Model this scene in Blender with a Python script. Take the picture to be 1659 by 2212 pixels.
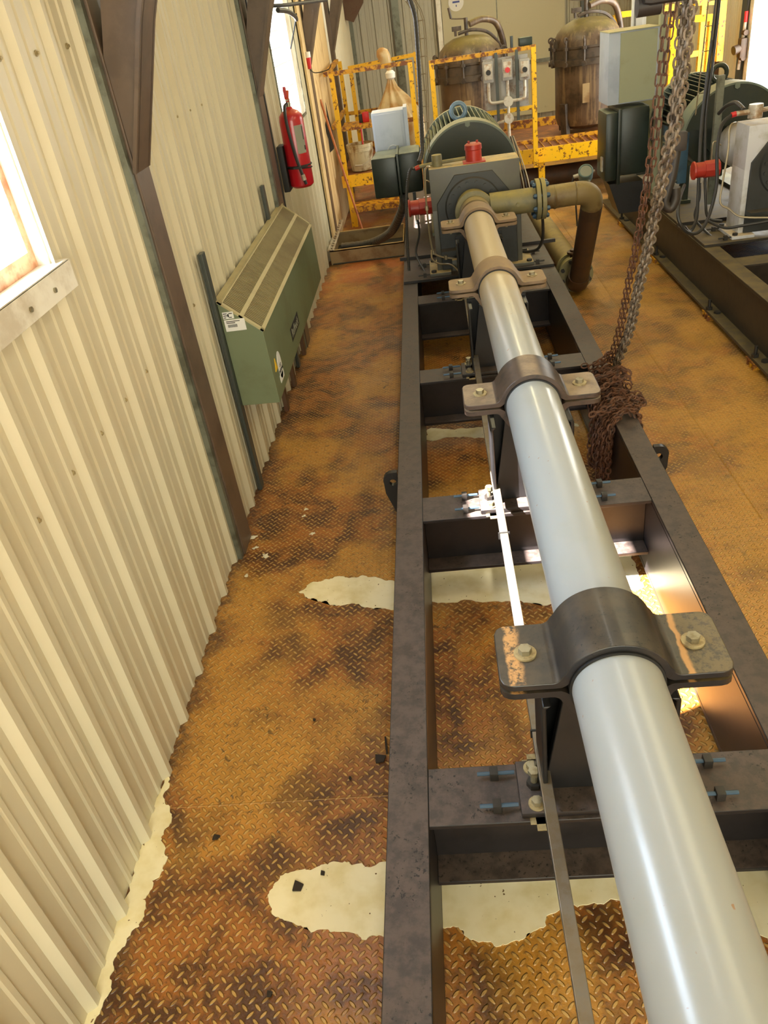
import bpy, bmesh, math, random
from mathutils import Vector, Matrix, noise
random.seed(7)
for o in list(bpy.data.objects): bpy.data.objects.remove(o)
S = bpy.context.scene
COL = S.collection
PI = math.pi
# ---------------- camera, world, sun, area lights, exposure ----------------
cam = bpy.data.objects.new('camera', bpy.data.cameras.new('camera')); COL.objects.link(cam); S.camera = cam
cam.data.sensor_fit = 'HORIZONTAL'; cam.data.sensor_width = 36.0; cam.data.lens = 36.0*1660.0/1659.0
cam.data.clip_start = 0.05; cam.data.clip_end = 200
R_ = Vector((0.99084, 0.030353, -0.131585)); U_ = Vector((0.093062, 0.552604, 0.828232)); B_ = Vector((0.097854, -0.832891, 0.544717))
cam.matrix_world = Matrix(((R_.x, U_.x, B_.x, 0), (R_.y, U_.y, B_.y, 0), (R_.z, U_.z, B_.z, 2.2), (0, 0, 0, 1)))
S.view_settings.view_transform = 'Standard'; S.view_settings.look = 'None'
S.view_settings.exposure = 0.06; S.view_settings.gamma = 1.0; S.view_settings.use_curve_mapping = False
W = bpy.data.worlds.new('sky'); S.world = W; W.use_nodes = True
bg = W.node_tree.nodes['Background']; bg.inputs[0].default_value = (0.86, 0.93, 1.0, 1); bg.inputs[1].default_value = 3.5
def sun(d, e, col, ang):
    l = bpy.data.lights.new('sun', 'SUN'); l.energy = e; l.color = col; l.angle = math.radians(ang)
    o = bpy.data.objects.new('sun', l); COL.objects.link(o); o.rotation_euler = Vector(d).to_track_quat('-Z', 'Y').to_euler()
def area(loc, d, sx, sy, e, col, spread=180):
    l = bpy.data.lights.new('area_light', 'AREA'); l.shape = 'RECTANGLE'; l.size = sx; l.size_y = sy; l.energy = e; l.color = col
    l.spread = math.radians(spread)
    o = bpy.data.objects.new('area_light', l); COL.objects.link(o); o.location = loc
    o.rotation_euler = Vector(d).to_track_quat('-Z', 'Y').to_euler()
sun((1.0, 0.40, -1.1), 95.0, (1.0, 0.92, 0.88), 0.6)
WARM = (1.0, 0.87, 0.50)
area((0.2, -2.8, 1.7), (0, 1, -0.05), 4.0, 2.6, 130, (1.0, 0.93, 0.50))       # added yellow light behind the camera, in the unseen open front
area((-1.6, 1.3, 2.3), (1, 0.1, -0.25), 2.0, 1.4, 230, (0.60, 0.77, 1.0))       # near left window
area((-1.75, 7.4, 2.3), (1, 0, -0.2), 1.9, 2.2, 120, (0.85, 0.93, 1.0))       # louvre window
area((4.3, 9.5, 1.5), (-1, 0, -0.1), 3.0, 2.4, 230, (1.0, 0.94, 0.78))         # open door, right wall
area((2.3, 3.2, 3.65), (0, 0, -1), 1.2, 3.0, 48, WARM)                    # added soft warm light overhead, unseen, no fixture built
area((0.35, 3.0, 3.65), (0, 0, -1), 0.16, 2.6, 16, (1.0, 0.95, 0.8))
area((0.4, 8.6, 3.65), (0, 0, -1), 0.3, 2.6, 44, WARM)  # added warm lights over the far end, unseen
area((1.6, 12.6, 3.65), (0, 0, -1), 2.4, 0.3, 75, WARM)

# ---------------- materials ----------------
def newmat(name):
    m = bpy.data.materials.new(name); m.use_nodes = True
    nt = m.node_tree; b = nt.nodes['Principled BSDF']
    return m, nt, b
class N:
    def __init__(s, nt): s.nt = nt; s.pos = nt.nodes.new('ShaderNodeNewGeometry')
    def new(s, t, **k):
        n = s.nt.nodes.new(t)
        for a, v in k.items(): setattr(n, a, v)
        return n
    def L(s, a, b): s.nt.links.new(a, b)
    def put(s, sock, v):
        if isinstance(v, (int, float)): sock.default_value = v
        elif isinstance(v, (tuple, list)): sock.default_value = v
        else: s.L(v, sock)
    def m(s, op, a, b=0.0, c=0.0, clamp=False):
        n = s.new('ShaderNodeMath', operation=op, use_clamp=clamp)
        s.put(n.inputs[0], a); s.put(n.inputs[1], b); s.put(n.inputs[2], c); return n.outputs[0]
    def noise(s, scale, detail=4, rough=0.55, vec=None, dist=0.0):
        n = s.new('ShaderNodeTexNoise'); n.inputs['Scale'].default_value = scale; n.inputs['Detail'].default_value = detail
        n.inputs['Roughness'].default_value = rough; n.inputs['Distortion'].default_value = dist
        s.L(vec if vec else s.pos.outputs['Position'], n.inputs['Vector']); return n.outputs[0]
    def ramp(s, v, a, b, lo=0.0, hi=1.0, smooth=True):
        n = s.new('ShaderNodeMapRange'); n.interpolation_type = 'SMOOTHSTEP' if smooth else 'LINEAR'
        s.put(n.inputs[0], v); s.put(n.inputs[1], a); s.put(n.inputs[2], b); s.put(n.inputs[3], lo); s.put(n.inputs[4], hi); return n.outputs[0]
    def mix(s, f, a, b):
        n = s.new('ShaderNodeMix', data_type='RGBA'); s.put(n.inputs[0], f)
        s.put(n.inputs[6], a if not isinstance(a, tuple) else (*a[:3], 1)); s.put(n.inputs[7], b if not isinstance(b, tuple) else (*b[:3], 1)); return n.outputs[2]
    def xyz(s, v=None):
        n = s.new('ShaderNodeSeparateXYZ'); s.L(v if v else s.pos.outputs['Position'], n.inputs[0]); return n.outputs
    def bump(s, h, dist, strength=1.0):
        n = s.new('ShaderNodeBump'); n.inputs['Strength'].default_value = strength; n.inputs['Distance'].default_value = dist; s.L(h, n.inputs['Height']); return n.outputs[0]
def srgb(r, g, b):
    f = lambda c: (c/255/12.92) if c/255 <= 0.04045 else ((c/255+0.055)/1.055)**2.4
    return (f(r), f(g), f(b))
def mat(name, base, rough=0.5, metal=0.0, col2=None, ns=6, lo=0.45, hi=0.65, dust=None, da=0.6, ds=9, bump=0.0, bs=60, spec=0.5, coat=0.0, streak=None, sa=0.6, speck=None, ulo=0.35, uhi=0.95):
    m, nt, b = newmat(name); n = N(nt); c = (*base, 1)
    if col2 is not None: c = n.mix(n.ramp(n.noise(ns, 6, 0.65), lo, hi), base, col2)
    if streak is not None:     # vertical run marks
        v = n.new('ShaderNodeVectorMath', operation='MULTIPLY'); n.L(n.pos.outputs['Position'], v.inputs[0]); v.inputs[1].default_value = (22, 22, 1.3)
        c = n.mix(n.ramp(n.noise(1.0, 5, 0.6, v.outputs[0]), 0.5, 0.68, 0, sa), c, streak)
    if dust is not None:
        up = n.ramp(n.xyz(n.pos.outputs['Normal'])[2], ulo, uhi)
        k = n.m('MULTIPLY', up, n.ramp(n.noise(ds, 8, 0.7), 0.36, 0.62, 0.4, 1))
        k = n.m('MULTIPLY', k, da)
        c = n.mix(k, c, dust); n.put(b.inputs['Roughness'], n.m('ADD', rough, n.m('MULTIPLY', k, 0.35), clamp=True))
    else: b.inputs['Roughness'].default_value = rough
    if speck is not None: c = n.mix(n.m('MULTIPLY', n.ramp(n.noise(95, 3, 0.6), 0.60, 0.66), n.ramp(n.noise(7, 3), 0.42, 0.6)), c, speck)
    n.put(b.inputs['Base Color'], c); b.inputs['Metallic'].default_value = metal
    b.inputs['Specular IOR Level'].default_value = spec; b.inputs['Coat Weight'].default_value = coat; b.inputs['Coat Roughness'].default_value = 0.12
    if bump: n.L(n.bump(n.noise(bs, 5, 0.6), bump), b.inputs['Normal'])
    return m
DUST = srgb(158, 132, 92); DUST2 = srgb(120, 100, 72)
M = {}
M['liner'] = mat('cream_liner_paint', srgb(204, 195, 168), 0.36, dust=None, col2=srgb(194, 184, 154), ns=0.9, lo=0.4, hi=0.8, bump=0.0)
M['liner_back'] = mat('grey_cream_wall_paint', srgb(178, 174, 156), 0.5, col2=srgb(146, 136, 108), ns=1.6, lo=0.55, hi=0.8, streak=srgb(120, 105, 78), sa=0.12)
M['doorpanel'] = mat('cream_door_paint', srgb(186, 178, 146), 0.45, col2=srgb(150, 134, 98), ns=2.6, lo=0.62, hi=0.75)
M['plywood'] = mat('stained_plywood', srgb(214, 186, 136), 0.6, col2=srgb(150, 108, 62), ns=2.5, lo=0.5, hi=0.8, streak=srgb(140, 90, 50), sa=0.5)
M['trim'] = mat('galvanised_trim', srgb(120, 122, 108), 0.4, 0.5, col2=srgb(90, 90, 76), ns=8)
M['white_trim'] = mat('white_window_trim', srgb(232, 228, 215), 0.45, col2=srgb(200, 190, 170), ns=4)
M['brown'] = mat('brown_primer_steel', srgb(98, 80, 64), 0.42, col2=srgb(84, 68, 54), ns=5, dust=DUST2, da=0.3)
M['brown2'] = mat('rusted_brown_steel', srgb(92, 66, 44), 0.55, col2=srgb(88, 54, 34), ns=9)
M['peach'] = mat('stained_window_frame', srgb(214, 168, 130), 0.5, col2=srgb(180, 120, 80), ns=9)
M['skid'] = mat('charcoal_skid_shaded_sides', srgb(36, 32, 32), 0.38, col2=srgb(28, 25, 25), ns=14, dust=srgb(98, 84, 76), da=0.75, ds=24, ulo=0.8, speck=srgb(30, 26, 24))  # webs and sides darkened to put shade into the paint; dusty tops lighter
M['skid_far'] = mat('dusty_skid_paint', srgb(50, 43, 36), 0.45, col2=srgb(38, 34, 30), ns=14, dust=srgb(118, 102, 66), da=0.8, ds=12)
M['black'] = mat('black_pedestal_paint', srgb(28, 27, 28), 0.38, col2=srgb(22, 21, 21), ns=10)
M['strap'] = mat('black_clamp_paint', srgb(32, 32, 35), 0.34, col2=srgb(46, 42, 40), ns=9, dust=srgb(120, 104, 76), da=0.25, ds=9, coat=0.1, speck=srgb(22, 22, 22))
M['strap2'] = mat('dusty_clamp_paint', srgb(74, 60, 52), 0.42, col2=srgb(42, 38, 36), ns=12, dust=srgb(158, 138, 112), da=0.9, ds=12, ulo=0.93, uhi=0.995)
M['strap3'] = mat('tan_dust_clamp', srgb(128, 104, 78), 0.55, col2=srgb(104, 86, 68), ns=8, dust=srgb(164, 138, 100), da=0.85, ds=6)
m = M['strap']; nt = m.node_tree; b = nt.nodes['Principled BSDF']; n = N(nt); old = b.inputs['Base Color'].links[0].from_socket
xx = n.m('ADD', n.xyz()[0], n.m('MULTIPLY', n.m('SUBTRACT', n.noise(14, 4), 0.5), 0.03)); gr = n.ramp(n.noise(60, 5, 0.7), 0.35, 0.55)
k1 = n.m('MULTIPLY', n.m('MULTIPLY', n.ramp(xx, 0.070, 0.078), n.ramp(xx, 0.112, 0.098)), gr)
k2 = n.m('MULTIPLY', n.ramp(xx, 0.455, 0.46), n.ramp(xx, 0.475, 0.467)); k3 = n.m('MULTIPLY', n.ramp(xx, 0.46, 0.47), n.m('MULTIPLY', gr, 0.45))
upz = n.ramp(n.xyz(n.pos.outputs['Normal'])[2], 0.7, 0.95)
cc_ = n.mix(n.m('MULTIPLY', k3, upz), old, srgb(128, 108, 66)); cc_ = n.mix(n.m('MULTIPLY', n.m('MAXIMUM', k1, k2), upz), cc_, srgb(196, 148, 92)); n.put(b.inputs['Base Color'], cc_)
M['rubber'] = mat('black_rubber', srgb(26, 25, 24), 0.6)
M['cable'] = mat('black_cable', srgb(44, 42, 40), 0.45)
M['hose'] = mat('grey_black_hose', srgb(60, 58, 56), 0.45, dust=DUST2, da=0.5)
M['bolt'] = mat('zinc_bolt', srgb(150, 142, 118), 0.35, 0.6, col2=srgb(128, 116, 88), ns=40)
M['washer'] = mat('dusty_washer', srgb(172, 156, 116), 0.5, 0.3, col2=srgb(140, 124, 90), ns=50)
M['stud'] = mat('blue_coated_stud', srgb(62, 84, 104), 0.4, 0.3)
M['blacknut'] = mat('black_nut', srgb(40, 36, 32), 0.5)
M['alu'] = mat('dusty_tray_aluminium', srgb(118, 116, 112), 0.35, 0.6, col2=srgb(84, 82, 80), ns=20, dust=srgb(150, 130, 96), da=0.65, ds=10)
M['tube'] = mat('stainless_tubing', srgb(150, 136, 110), 0.35, 0.6)
M['gear'] = mat('grey_gearbox_paint', srgb(92, 90, 82), 0.45, col2=srgb(96, 95, 84), ns=5, dust=srgb(208, 182, 124), da=1.0, ds=5)
M['gearw'] = mat('white_grey_gearbox_paint', srgb(196, 196, 200), 0.45, col2=srgb(170, 168, 160), ns=5, dust=srgb(196, 172, 130), da=0.85, ds=5)
M['gdark'] = mat('dark_grey_flange', srgb(52, 54, 54), 0.42, col2=srgb(44, 45, 43), ns=7, dust=DUST2, da=0.4)
M['gcollar'] = mat('dusty_olive_collar', srgb(130, 122, 84), 0.5, col2=srgb(108, 102, 76), ns=7, dust=srgb(190, 168, 84), da=0.6)
M['motor'] = mat('dark_green_motor_paint', srgb(36, 44, 34), 0.4, col2=srgb(48, 50, 32), ns=4, dust=srgb(156, 152, 118), da=0.9, ds=5)
M['motorc'] = mat('grey_green_cowl_paint', srgb(112, 122, 108), 0.42, col2=srgb(96, 106, 92), ns=5, dust=srgb(180, 168, 122), da=0.7)
M['motorb'] = mat('blue_motor_paint', srgb(64, 96, 118), 0.4, col2=srgb(52, 76, 92), ns=5, dust=srgb(160, 150, 110), da=0.9)
M['ring'] = mat('blue_eyebolt_paint', srgb(104, 132, 156), 0.35, dust=srgb(150, 150, 130), da=0.3)
M['spool'] = mat('tan_dusty_pipe', srgb(118, 100, 62), 0.5, col2=srgb(92, 70, 40), ns=6, dust=srgb(176, 154, 92), da=0.7, ds=5)
M['spooll'] = mat('dark_rusty_pipe', srgb(76, 52, 32), 0.5, col2=srgb(60, 44, 30), ns=6)
M['red'] = mat('red_enclosure_paint', srgb(176, 48, 34), 0.38, col2=srgb(150, 40, 30), ns=8, dust=srgb(206, 110, 70), da=0.6)
M['extred'] = mat('fire_red_paint', srgb(186, 22, 34), 0.28, coat=0.4, dust=srgb(214, 96, 50), da=0.9)
M['greenbox'] = mat('green_box_paint', srgb(36, 46, 40), 0.34, col2=srgb(28, 36, 30), ns=5, dust=srgb(140, 142, 116), da=0.8)
M['bluebox'] = mat('pale_blue_box_paint', srgb(176, 186, 200), 0.4, col2=srgb(160, 170, 186), ns=3, dust=srgb(206, 196, 180), da=0.7)
M['sagebox'] = mat('sage_box_door_paint', srgb(158, 162, 132), 0.45, col2=srgb(142, 142, 108), ns=4, lo=0.5, hi=0.8, dust=srgb(200, 176, 110), da=0.8)
M['cabinet'] = mat('olive_cabinet_paint', srgb(152, 142, 100), 0.5, col2=srgb(140, 130, 92), ns=4)
M['yellow'] = mat('chipped_yellow_paint', srgb(238, 184, 8), 0.42, col2=srgb(110, 62, 24), ns=22, lo=0.56, hi=0.63, dust=srgb(150, 100, 46), da=0.5, ds=9)
M['yrust'] = mat('rusty_yellow_paint', srgb(206, 150, 26), 0.5, col2=srgb(116, 64, 28), ns=16, lo=0.46, hi=0.56)
M['grate'] = mat('rust_brown_grating', srgb(110, 62, 32), 0.6, col2=srgb(150, 92, 40), ns=7)
M['vessel'] = mat('rusty_brown_vessel', srgb(96, 76, 58), 0.40, col2=srgb(58, 44, 34), ns=4, streak=srgb(170, 142, 100), sa=0.4, dust=srgb(122, 108, 50), da=0.9, ds=3)
M['vring'] = mat('dark_vessel_ring', srgb(78, 64, 50), 0.5, col2=srgb(52, 42, 34), ns=9)
M['heater'] = mat('green_heater_paint', srgb(112, 122, 92), 0.42, col2=srgb(104, 110, 80), ns=3)
M['hgrille'] = mat('dusty_tan_grille', srgb(178, 166, 122), 0.5, col2=srgb(166, 150, 108), ns=3)
M['hslat'] = mat('tan_grille_slats', srgb(140, 126, 84), 0.5, col2=srgb(124, 108, 70), ns=3)
M['hdark'] = mat('dark_heater_inside', srgb(38, 34, 26), 0.7)
M['strut'] = mat('dark_grey_strut', srgb(72, 76, 72), 0.4, 0.3)
M['rustchain'] = mat('rusty_chain', srgb(98, 62, 40), 0.65, col2=srgb(60, 38, 28), ns=30, bump=0.001)
M['steelchain'] = mat('grey_steel_chain', srgb(128, 112, 92), 0.5, 0.2, col2=srgb(88, 72, 58), ns=18)
M['hook'] = mat('dark_hook_steel', srgb(44, 38, 34), 0.5, 0.2)
M['bucket'] = mat('stained_white_plastic', srgb(206, 196, 164), 0.4, col2=srgb(140, 108, 60), ns=7, lo=0.45, hi=0.65, streak=srgb(120, 80, 36), sa=0.6)
M['sump'] = mat('tan_dusty_sheet_steel', srgb(156, 132, 92), 0.5, col2=srgb(128, 98, 60), ns=5, dust=srgb(178, 146, 88), da=0.6)
M['handle'] = mat('orange_wooden_handle', srgb(176, 104, 56), 0.55, col2=srgb(130, 70, 40), ns=8)
M['white'] = mat('white_label', srgb(228, 226, 220), 0.5)
M['greylabel'] = mat('grey_label', srgb(150, 150, 132), 0.5)
M['ink'] = mat('black_ink', srgb(40, 38, 36), 0.6)
M['blueink'] = mat('blue_ink', srgb(70, 84, 150), 0.6)
M['redplastic'] = mat('red_plastic', srgb(200, 36, 40), 0.35)
M['yellowlabel'] = mat('yellow_label', srgb(226, 180, 30), 0.5)
M['panelgrey'] = mat('dirty_panel_grey', srgb(150, 146, 140), 0.5, col2=srgb(116, 92, 74), ns=8, lo=0.5, hi=0.7)
M['conduit'] = mat('white_grey_conduit', srgb(190, 182, 166), 0.4, 0.2, col2=srgb(150, 120, 90), ns=14)
M['paper'] = mat('curled_white_trim', srgb(236, 234, 230), 0.5)
M['darkfloor'] = mat('dark_scrap', srgb(40, 30, 22), 0.7)
M['roof'] = mat('white_roof_liner', srgb(205, 200, 180), 0.6)
M['peel'] = mat('pale_bird_dropping', srgb(222, 214, 190), 0.6)
M['transmitter'] = mat('blue_grey_enclosure', srgb(96, 120, 120), 0.4, dust=srgb(150, 150, 110), da=0.5)
# pump housing enamel, colour shifts to tan on the far sections
m, nt, b = newmat('pump_housing_enamel'); n = N(nt)
y_ = n.xyz()[1]
far_tan = n.ramp(n.m('ADD', y_, n.m('MULTIPLY', n.m('SUBTRACT', n.noise(2.2, 5), 0.5), 1.4)), 2.7, 4.2)
c = n.mix(n.ramp(n.noise(5, 6, 0.6), 0.5, 0.75, 0, 0.35), srgb(160, 164, 162), srgb(152, 154, 140))
c = n.mix(far_tan, c, srgb(190, 170, 130)); sp = n.ramp(n.noise(38, 2, 0.5), 0.74, 0.78)
c = n.mix(n.m('MULTIPLY', sp, 0.8), c, srgb(150, 110, 70)); n.put(b.inputs['Base Color'], c)
n.put(b.inputs['Roughness'], n.m('ADD', 0.30, n.m('MULTIPLY', far_tan, 0.2))); b.inputs['Coat Weight'].default_value = 0.15; b.inputs['Coat Roughness'].default_value = 0.12
M['pump'] = m
# polythene
m, nt, b = newmat('dusty_clear_polythene'); n = N(nt)
n.put(b.inputs['Base Color'], n.mix(n.ramp(n.noise(6, 5), 0.4, 0.65), srgb(226, 206, 160), srgb(196, 150, 90)))
b.inputs['Roughness'].default_value = 0.28; b.inputs['Transmission Weight'].default_value = 0.25; b.inputs['Subsurface Weight'].default_value = 0.0; b.inputs['Alpha'].default_value = 0.86
M['poly'] = m
m, nt, b = newmat('window_glass'); b.inputs['Base Color'].default_value = (1, 1, 1, 1); b.inputs['Roughness'].default_value = 0.02
nt.nodes.remove(b); tr = nt.nodes.new('ShaderNodeBsdfTransparent'); gl = nt.nodes.new('ShaderNodeBsdfGlossy'); gl.inputs['Roughness'].default_value = 0.03; mx = nt.nodes.new('ShaderNodeMixShader'); mx.inputs[0].default_value = 0.06
nt.links.new(tr.outputs[0], mx.inputs[1]); nt.links.new(gl.outputs[0], mx.inputs[2]); nt.links.new(mx.outputs[0], nt.nodes['Material Output'].inputs[0])
M['glass'] = m
# puddles: bright reflection on the wet floor painted as opaque cream
m, nt, b = newmat('cream_reflection_puddle'); n = N(nt)
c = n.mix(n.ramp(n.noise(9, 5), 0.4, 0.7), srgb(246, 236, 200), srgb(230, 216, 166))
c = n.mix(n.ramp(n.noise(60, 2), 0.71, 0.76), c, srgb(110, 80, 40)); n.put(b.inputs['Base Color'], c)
b.inputs['Roughness'].default_value = 0.12; M['puddle_reflect'] = m
# checker plate floor
m, nt, b = newmat('rusty_checker_plate'); n = N(nt)
P = n.xyz(); X_, Y_ = P[0], P[1]
cell = 0.0262
ca = math.cos(PI/4)/cell
u = n.m('ADD', n.m('MULTIPLY', X_, ca), n.m('MULTIPLY', Y_, ca)); v = n.m('SUBTRACT', n.m('MULTIPLY', Y_, ca), n.m('MULTIPLY', X_, ca))
fu = n.m('SUBTRACT', n.m('FRACT', u), 0.5); fv = n.m('SUBTRACT', n.m('FRACT', v), 0.5)
par = n.m('FLOORED_MODULO', n.m('ADD', n.m('FLOOR', u), n.m('FLOOR', v)), 2.0)
sq = lambda a: n.m('MULTIPLY', a, a)
e1 = n.m('ADD', sq(n.m('DIVIDE', fu, 0.52)), sq(n.m('DIVIDE', fv, 0.19))); e2 = n.m('ADD', sq(n.m('DIVIDE', fv, 0.52)), sq(n.m('DIVIDE', fu, 0.19)))
e = n.m('ADD', n.m('MULTIPLY', e1, par), n.m('MULTIPLY', e2, n.m('SUBTRACT', 1.0, par)))
lug = n.ramp(e, 1.25, 0.35)
fine = n.noise(34, 6, 0.7); mid = n.noise(5.5, 6, 0.65, dist=0.6); big = n.noise(1.35, 4, 0.55)
c = n.mix(n.ramp(mid, 0.38, 0.60), srgb(82, 44, 13), srgb(168, 102, 34))
c = n.mix(n.ramp(big, 0.46, 0.58, 0, 0.8), c, srgb(202, 144, 52))
c = n.mix(n.ramp(n.noise(2.6, 5, 0.6), 0.58, 0.68, 0, 0.4), c, srgb(98, 52, 18))
c = n.mix(n.ramp(fine, 0.5, 0.68, 0, 0.6), c, srgb(70, 36, 10))
c = n.mix(n.m('MULTIPLY', lug, n.ramp(n.noise(16, 3), 0.35, 0.6, 0.3, 0.8)), c, srgb(208, 166, 92))
# dark oily patches to the right of the skid and the dirty strip at the wall foot
oil = n.m('MULTIPLY', n.ramp(n.noise(11, 4, 0.7, dist=1.0), 0.6, 0.66), n.ramp(n.noise(1.9, 2), 0.5, 0.6))
c = n.mix(n.m('MULTIPLY', oil, 0.7), c, srgb(58, 42, 18))
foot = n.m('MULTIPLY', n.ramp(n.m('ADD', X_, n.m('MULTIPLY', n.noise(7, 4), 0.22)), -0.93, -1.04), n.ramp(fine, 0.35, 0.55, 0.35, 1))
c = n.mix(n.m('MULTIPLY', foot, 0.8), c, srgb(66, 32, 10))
# orange powder near the far end of the walkway
powder = n.m('MULTIPLY', n.m('MULTIPLY', n.ramp(Y_, 6.2, 8.0), n.ramp(X_, 0.2, -0.2)), n.ramp(n.noise(3, 4), 0.4, 0.6)); c = n.mix(n.m('MULTIPLY', powder, 0.7), c, srgb(176, 88, 30))
# right aisle is more yellow
ra = n.m('MULTIPLY', n.ramp(X_, 0.9, 1.3, 0, 0.45), n.ramp(n.noise(6, 5, 0.7), 0.35, 0.6, 0.4, 1.0)); c = n.mix(ra, c, srgb(176, 134, 48))
# plate joints
jy = n.m('ABSOLUTE', n.m('SUBTRACT', n.m('FLOORED_MODULO', n.m('SUBTRACT', Y_, 0.965), 1.325), 0.6625))
joint = n.ramp(jy, 0.0, 0.0035, 1, 0); jx = n.ramp(n.m('ABSOLUTE', n.m('SUBTRACT', X_, 1.385)), 0.0, 0.004, 1, 0)
joint = n.m('MAXIMUM', joint, n.m('MULTIPLY', jx, n.ramp(Y_, 3.0, 3.01)))
c = n.mix(n.m('MULTIPLY', joint, 0.6), c, srgb(206, 150, 60))
n.put(b.inputs['Base Color'], c)
wet = n.ramp(n.noise(2.1, 3), 0.44, 0.58)
near = n.ramp(Y_, 1.9, 1.0)
wet = n.m('MAXIMUM', n.m('MULTIPLY', wet, 0.55), near)
n.put(b.inputs['Roughness'], n.m('ADD', n.m('SUBTRACT', 0.50, n.m('MULTIPLY', wet, 0.28)), n.m('MULTIPLY', fine, 0.10)))
b.inputs['Specular IOR Level'].default_value = 0.8
hgt = n.m('ADD', lug, n.m('MULTIPLY', fine, 0.75)); hgt = n.m('ADD', hgt, n.m('MULTIPLY', joint, 0.8))
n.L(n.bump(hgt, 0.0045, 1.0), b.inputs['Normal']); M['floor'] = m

# ---------------- mesh helpers ----------------
def wloc(p):
    v = Vector((0, 0, 0))
    while p is not None: v += p.location; p = p.parent
    return v
class MB:
    def __init__(s): s.bm = bmesh.new()
    def box(s, x0, x1, y0, y1, z0, z1, bev=0.0, rot=None, piv=None):
        r = bmesh.ops.create_cube(s.bm, size=1.0); vs = r['verts']
        cx, cy, cz = (x0+x1)/2, (y0+y1)/2, (z0+z1)/2
        for v in vs: v.co = Vector((cx+v.co.x*(x1-x0), cy+v.co.y*(y1-y0), cz+v.co.z*(z1-z0)))
        if bev:
            es = list({e for v in vs for e in v.link_edges}); q = bmesh.ops.bevel(s.bm, geom=es, offset=bev, segments=2, affect='EDGES', profile=0.6)
            vs = [v for v in q['verts']]; vs = list({v for f in q['faces'] for v in f.verts} | set(vs))
        if rot is not None:
            pv = Vector(piv) if piv else Vector((cx, cy, cz))
            allv = set(); st = list(vs)
            while st:
                w = st.pop()
                if w in allv: continue
                allv.add(w); st += [e.other_vert(w) for e in w.link_edges]
            for v in allv: v.co = pv + rot @ (v.co-pv)
        return s
    def bar(s, a, b, w, h=None, up=(0, 0, 1), bev=0.0):      # rectangular bar from a to b
        a, b = Vector(a), Vector(b); h = h or w; d = (b-a); L = d.length; d.normalize()
        u = Vector(up)
        if abs(d.dot(u)) > 0.95: u = Vector((0, 1, 0))
        sx = d.cross(u).normalized(); sz = sx.cross(d)
        vs = [s.bm.verts.new(p + sx*i*w/2 + sz*j*h/2) for p in (a, b) for i, j in ((-1, -1), (1, -1), (1, 1), (-1, 1))]
        for f in ((0, 3, 2, 1), (4, 5, 6, 7), (0, 1, 5, 4), (1, 2, 6, 5), (2, 3, 7, 6), (3, 0, 4, 7)): s.bm.faces.new([vs[i] for i in f])
        return s
    def cyl(s, a, b, r, r2=None, seg=24, cap=True):
        a, b = Vector(a), Vector(b); d = (b-a).normalized(); r2 = r if r2 is None else r2
        u = Vector((0, 0, 1)) if abs(d.z) < 0.9 else Vector((0, 1, 0)); x = d.cross(u).normalized(); y = d.cross(x)
        A = [s.bm.verts.new(a + (x*math.cos(t)+y*math.sin(t))*r) for t in [2*PI*i/seg for i in range(seg)]]
        B = [s.bm.verts.new(b + (x*math.cos(t)+y*math.sin(t))*r2) for t in [2*PI*i/seg for i in range(seg)]]
        for i in range(seg): s.bm.faces.new((A[i], A[(i+1) % seg], B[(i+1) % seg], B[i]))
        if cap: s.bm.faces.new(A[::-1]); s.bm.faces.new(B)
        return s
    def tube(s, pts, r, seg=10, smooth=6, corr=0.0, cyc=False):
        P = [Vector(p) for p in pts]
        if smooth and len(P) > 2:
            Q = []
            for i in range(len(P)-1):
                p0 = P[max(i-1, 0)]; p1 = P[i]; p2 = P[i+1]; p3 = P[min(i+2, len(P)-1)]
                for k in range(smooth):
                    t = k/smooth
                    Q.append(0.5*((2*p1)+(p2-p0)*t+(2*p0-5*p1+4*p2-p3)*t*t+(3*p1-p0-3*p2+p3)*t**3))
            Q.append(P[-1]); P = Q
        if corr:      # resample for corrugations
            Q = [P[0]]; step = r*0.32
            for i in range(len(P)-1):
                k = max(1, int((P[i+1]-P[i]).length/step))
                Q += [P[i].lerp(P[i+1], (j+1)/k) for j in range(k)]
            P = Q
        prev = None; rings = []
        for i, p in enumerate(P):
            d = (P[min(i+1, len(P)-1)]-P[max(i-1, 0)]).normalized()
            if prev is None:
                u = Vector((0, 0, 1)) if abs(d.z) < 0.9 else Vector((1, 0, 0)); x = d.cross(u).normalized()
            else: x = (prev - d*prev.dot(d)).normalized()
            prev = x; y = d.cross(x); rr = r*(1+corr*(1 if i % 4 < 2 else -1))
            rings.append([s.bm.verts.new(p+(x*math.cos(2*PI*k/seg)+y*math.sin(2*PI*k/seg))*rr) for k in range(seg)])
        for A, B in zip(rings, rings[1:]):
            for i in range(seg): s.bm.faces.new((A[i], A[(i+1) % seg], B[(i+1) % seg], B[i]))
        s.bm.faces.new(rings[0][::-1]); s.bm.faces.new(rings[-1])
        return s
    def lathe(s, prof, o, axis='Z', seg=40):
        o = Vector(o); rings = []
        for r, h in prof:
            ring = []
            for i in range(seg):
                t = 2*PI*i/seg; a, c = r*math.cos(t), r*math.sin(t)
                v = {'Z': (a, c, h), 'Y': (a, h, c), 'X': (h, a, c)}[axis]; ring.append(s.bm.verts.new(o+Vector(v)))
            rings.append(ring)
        for A, B in zip(rings, rings[1:]):
            for i in range(seg):
                s.bm.faces.new((A[i], A[(i+1) % seg], B[(i+1) % seg], B[i]))
        for ring in (rings[0], rings[-1]):
            try: s.bm.faces.new(ring)
            except ValueError: pass
        return s
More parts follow.
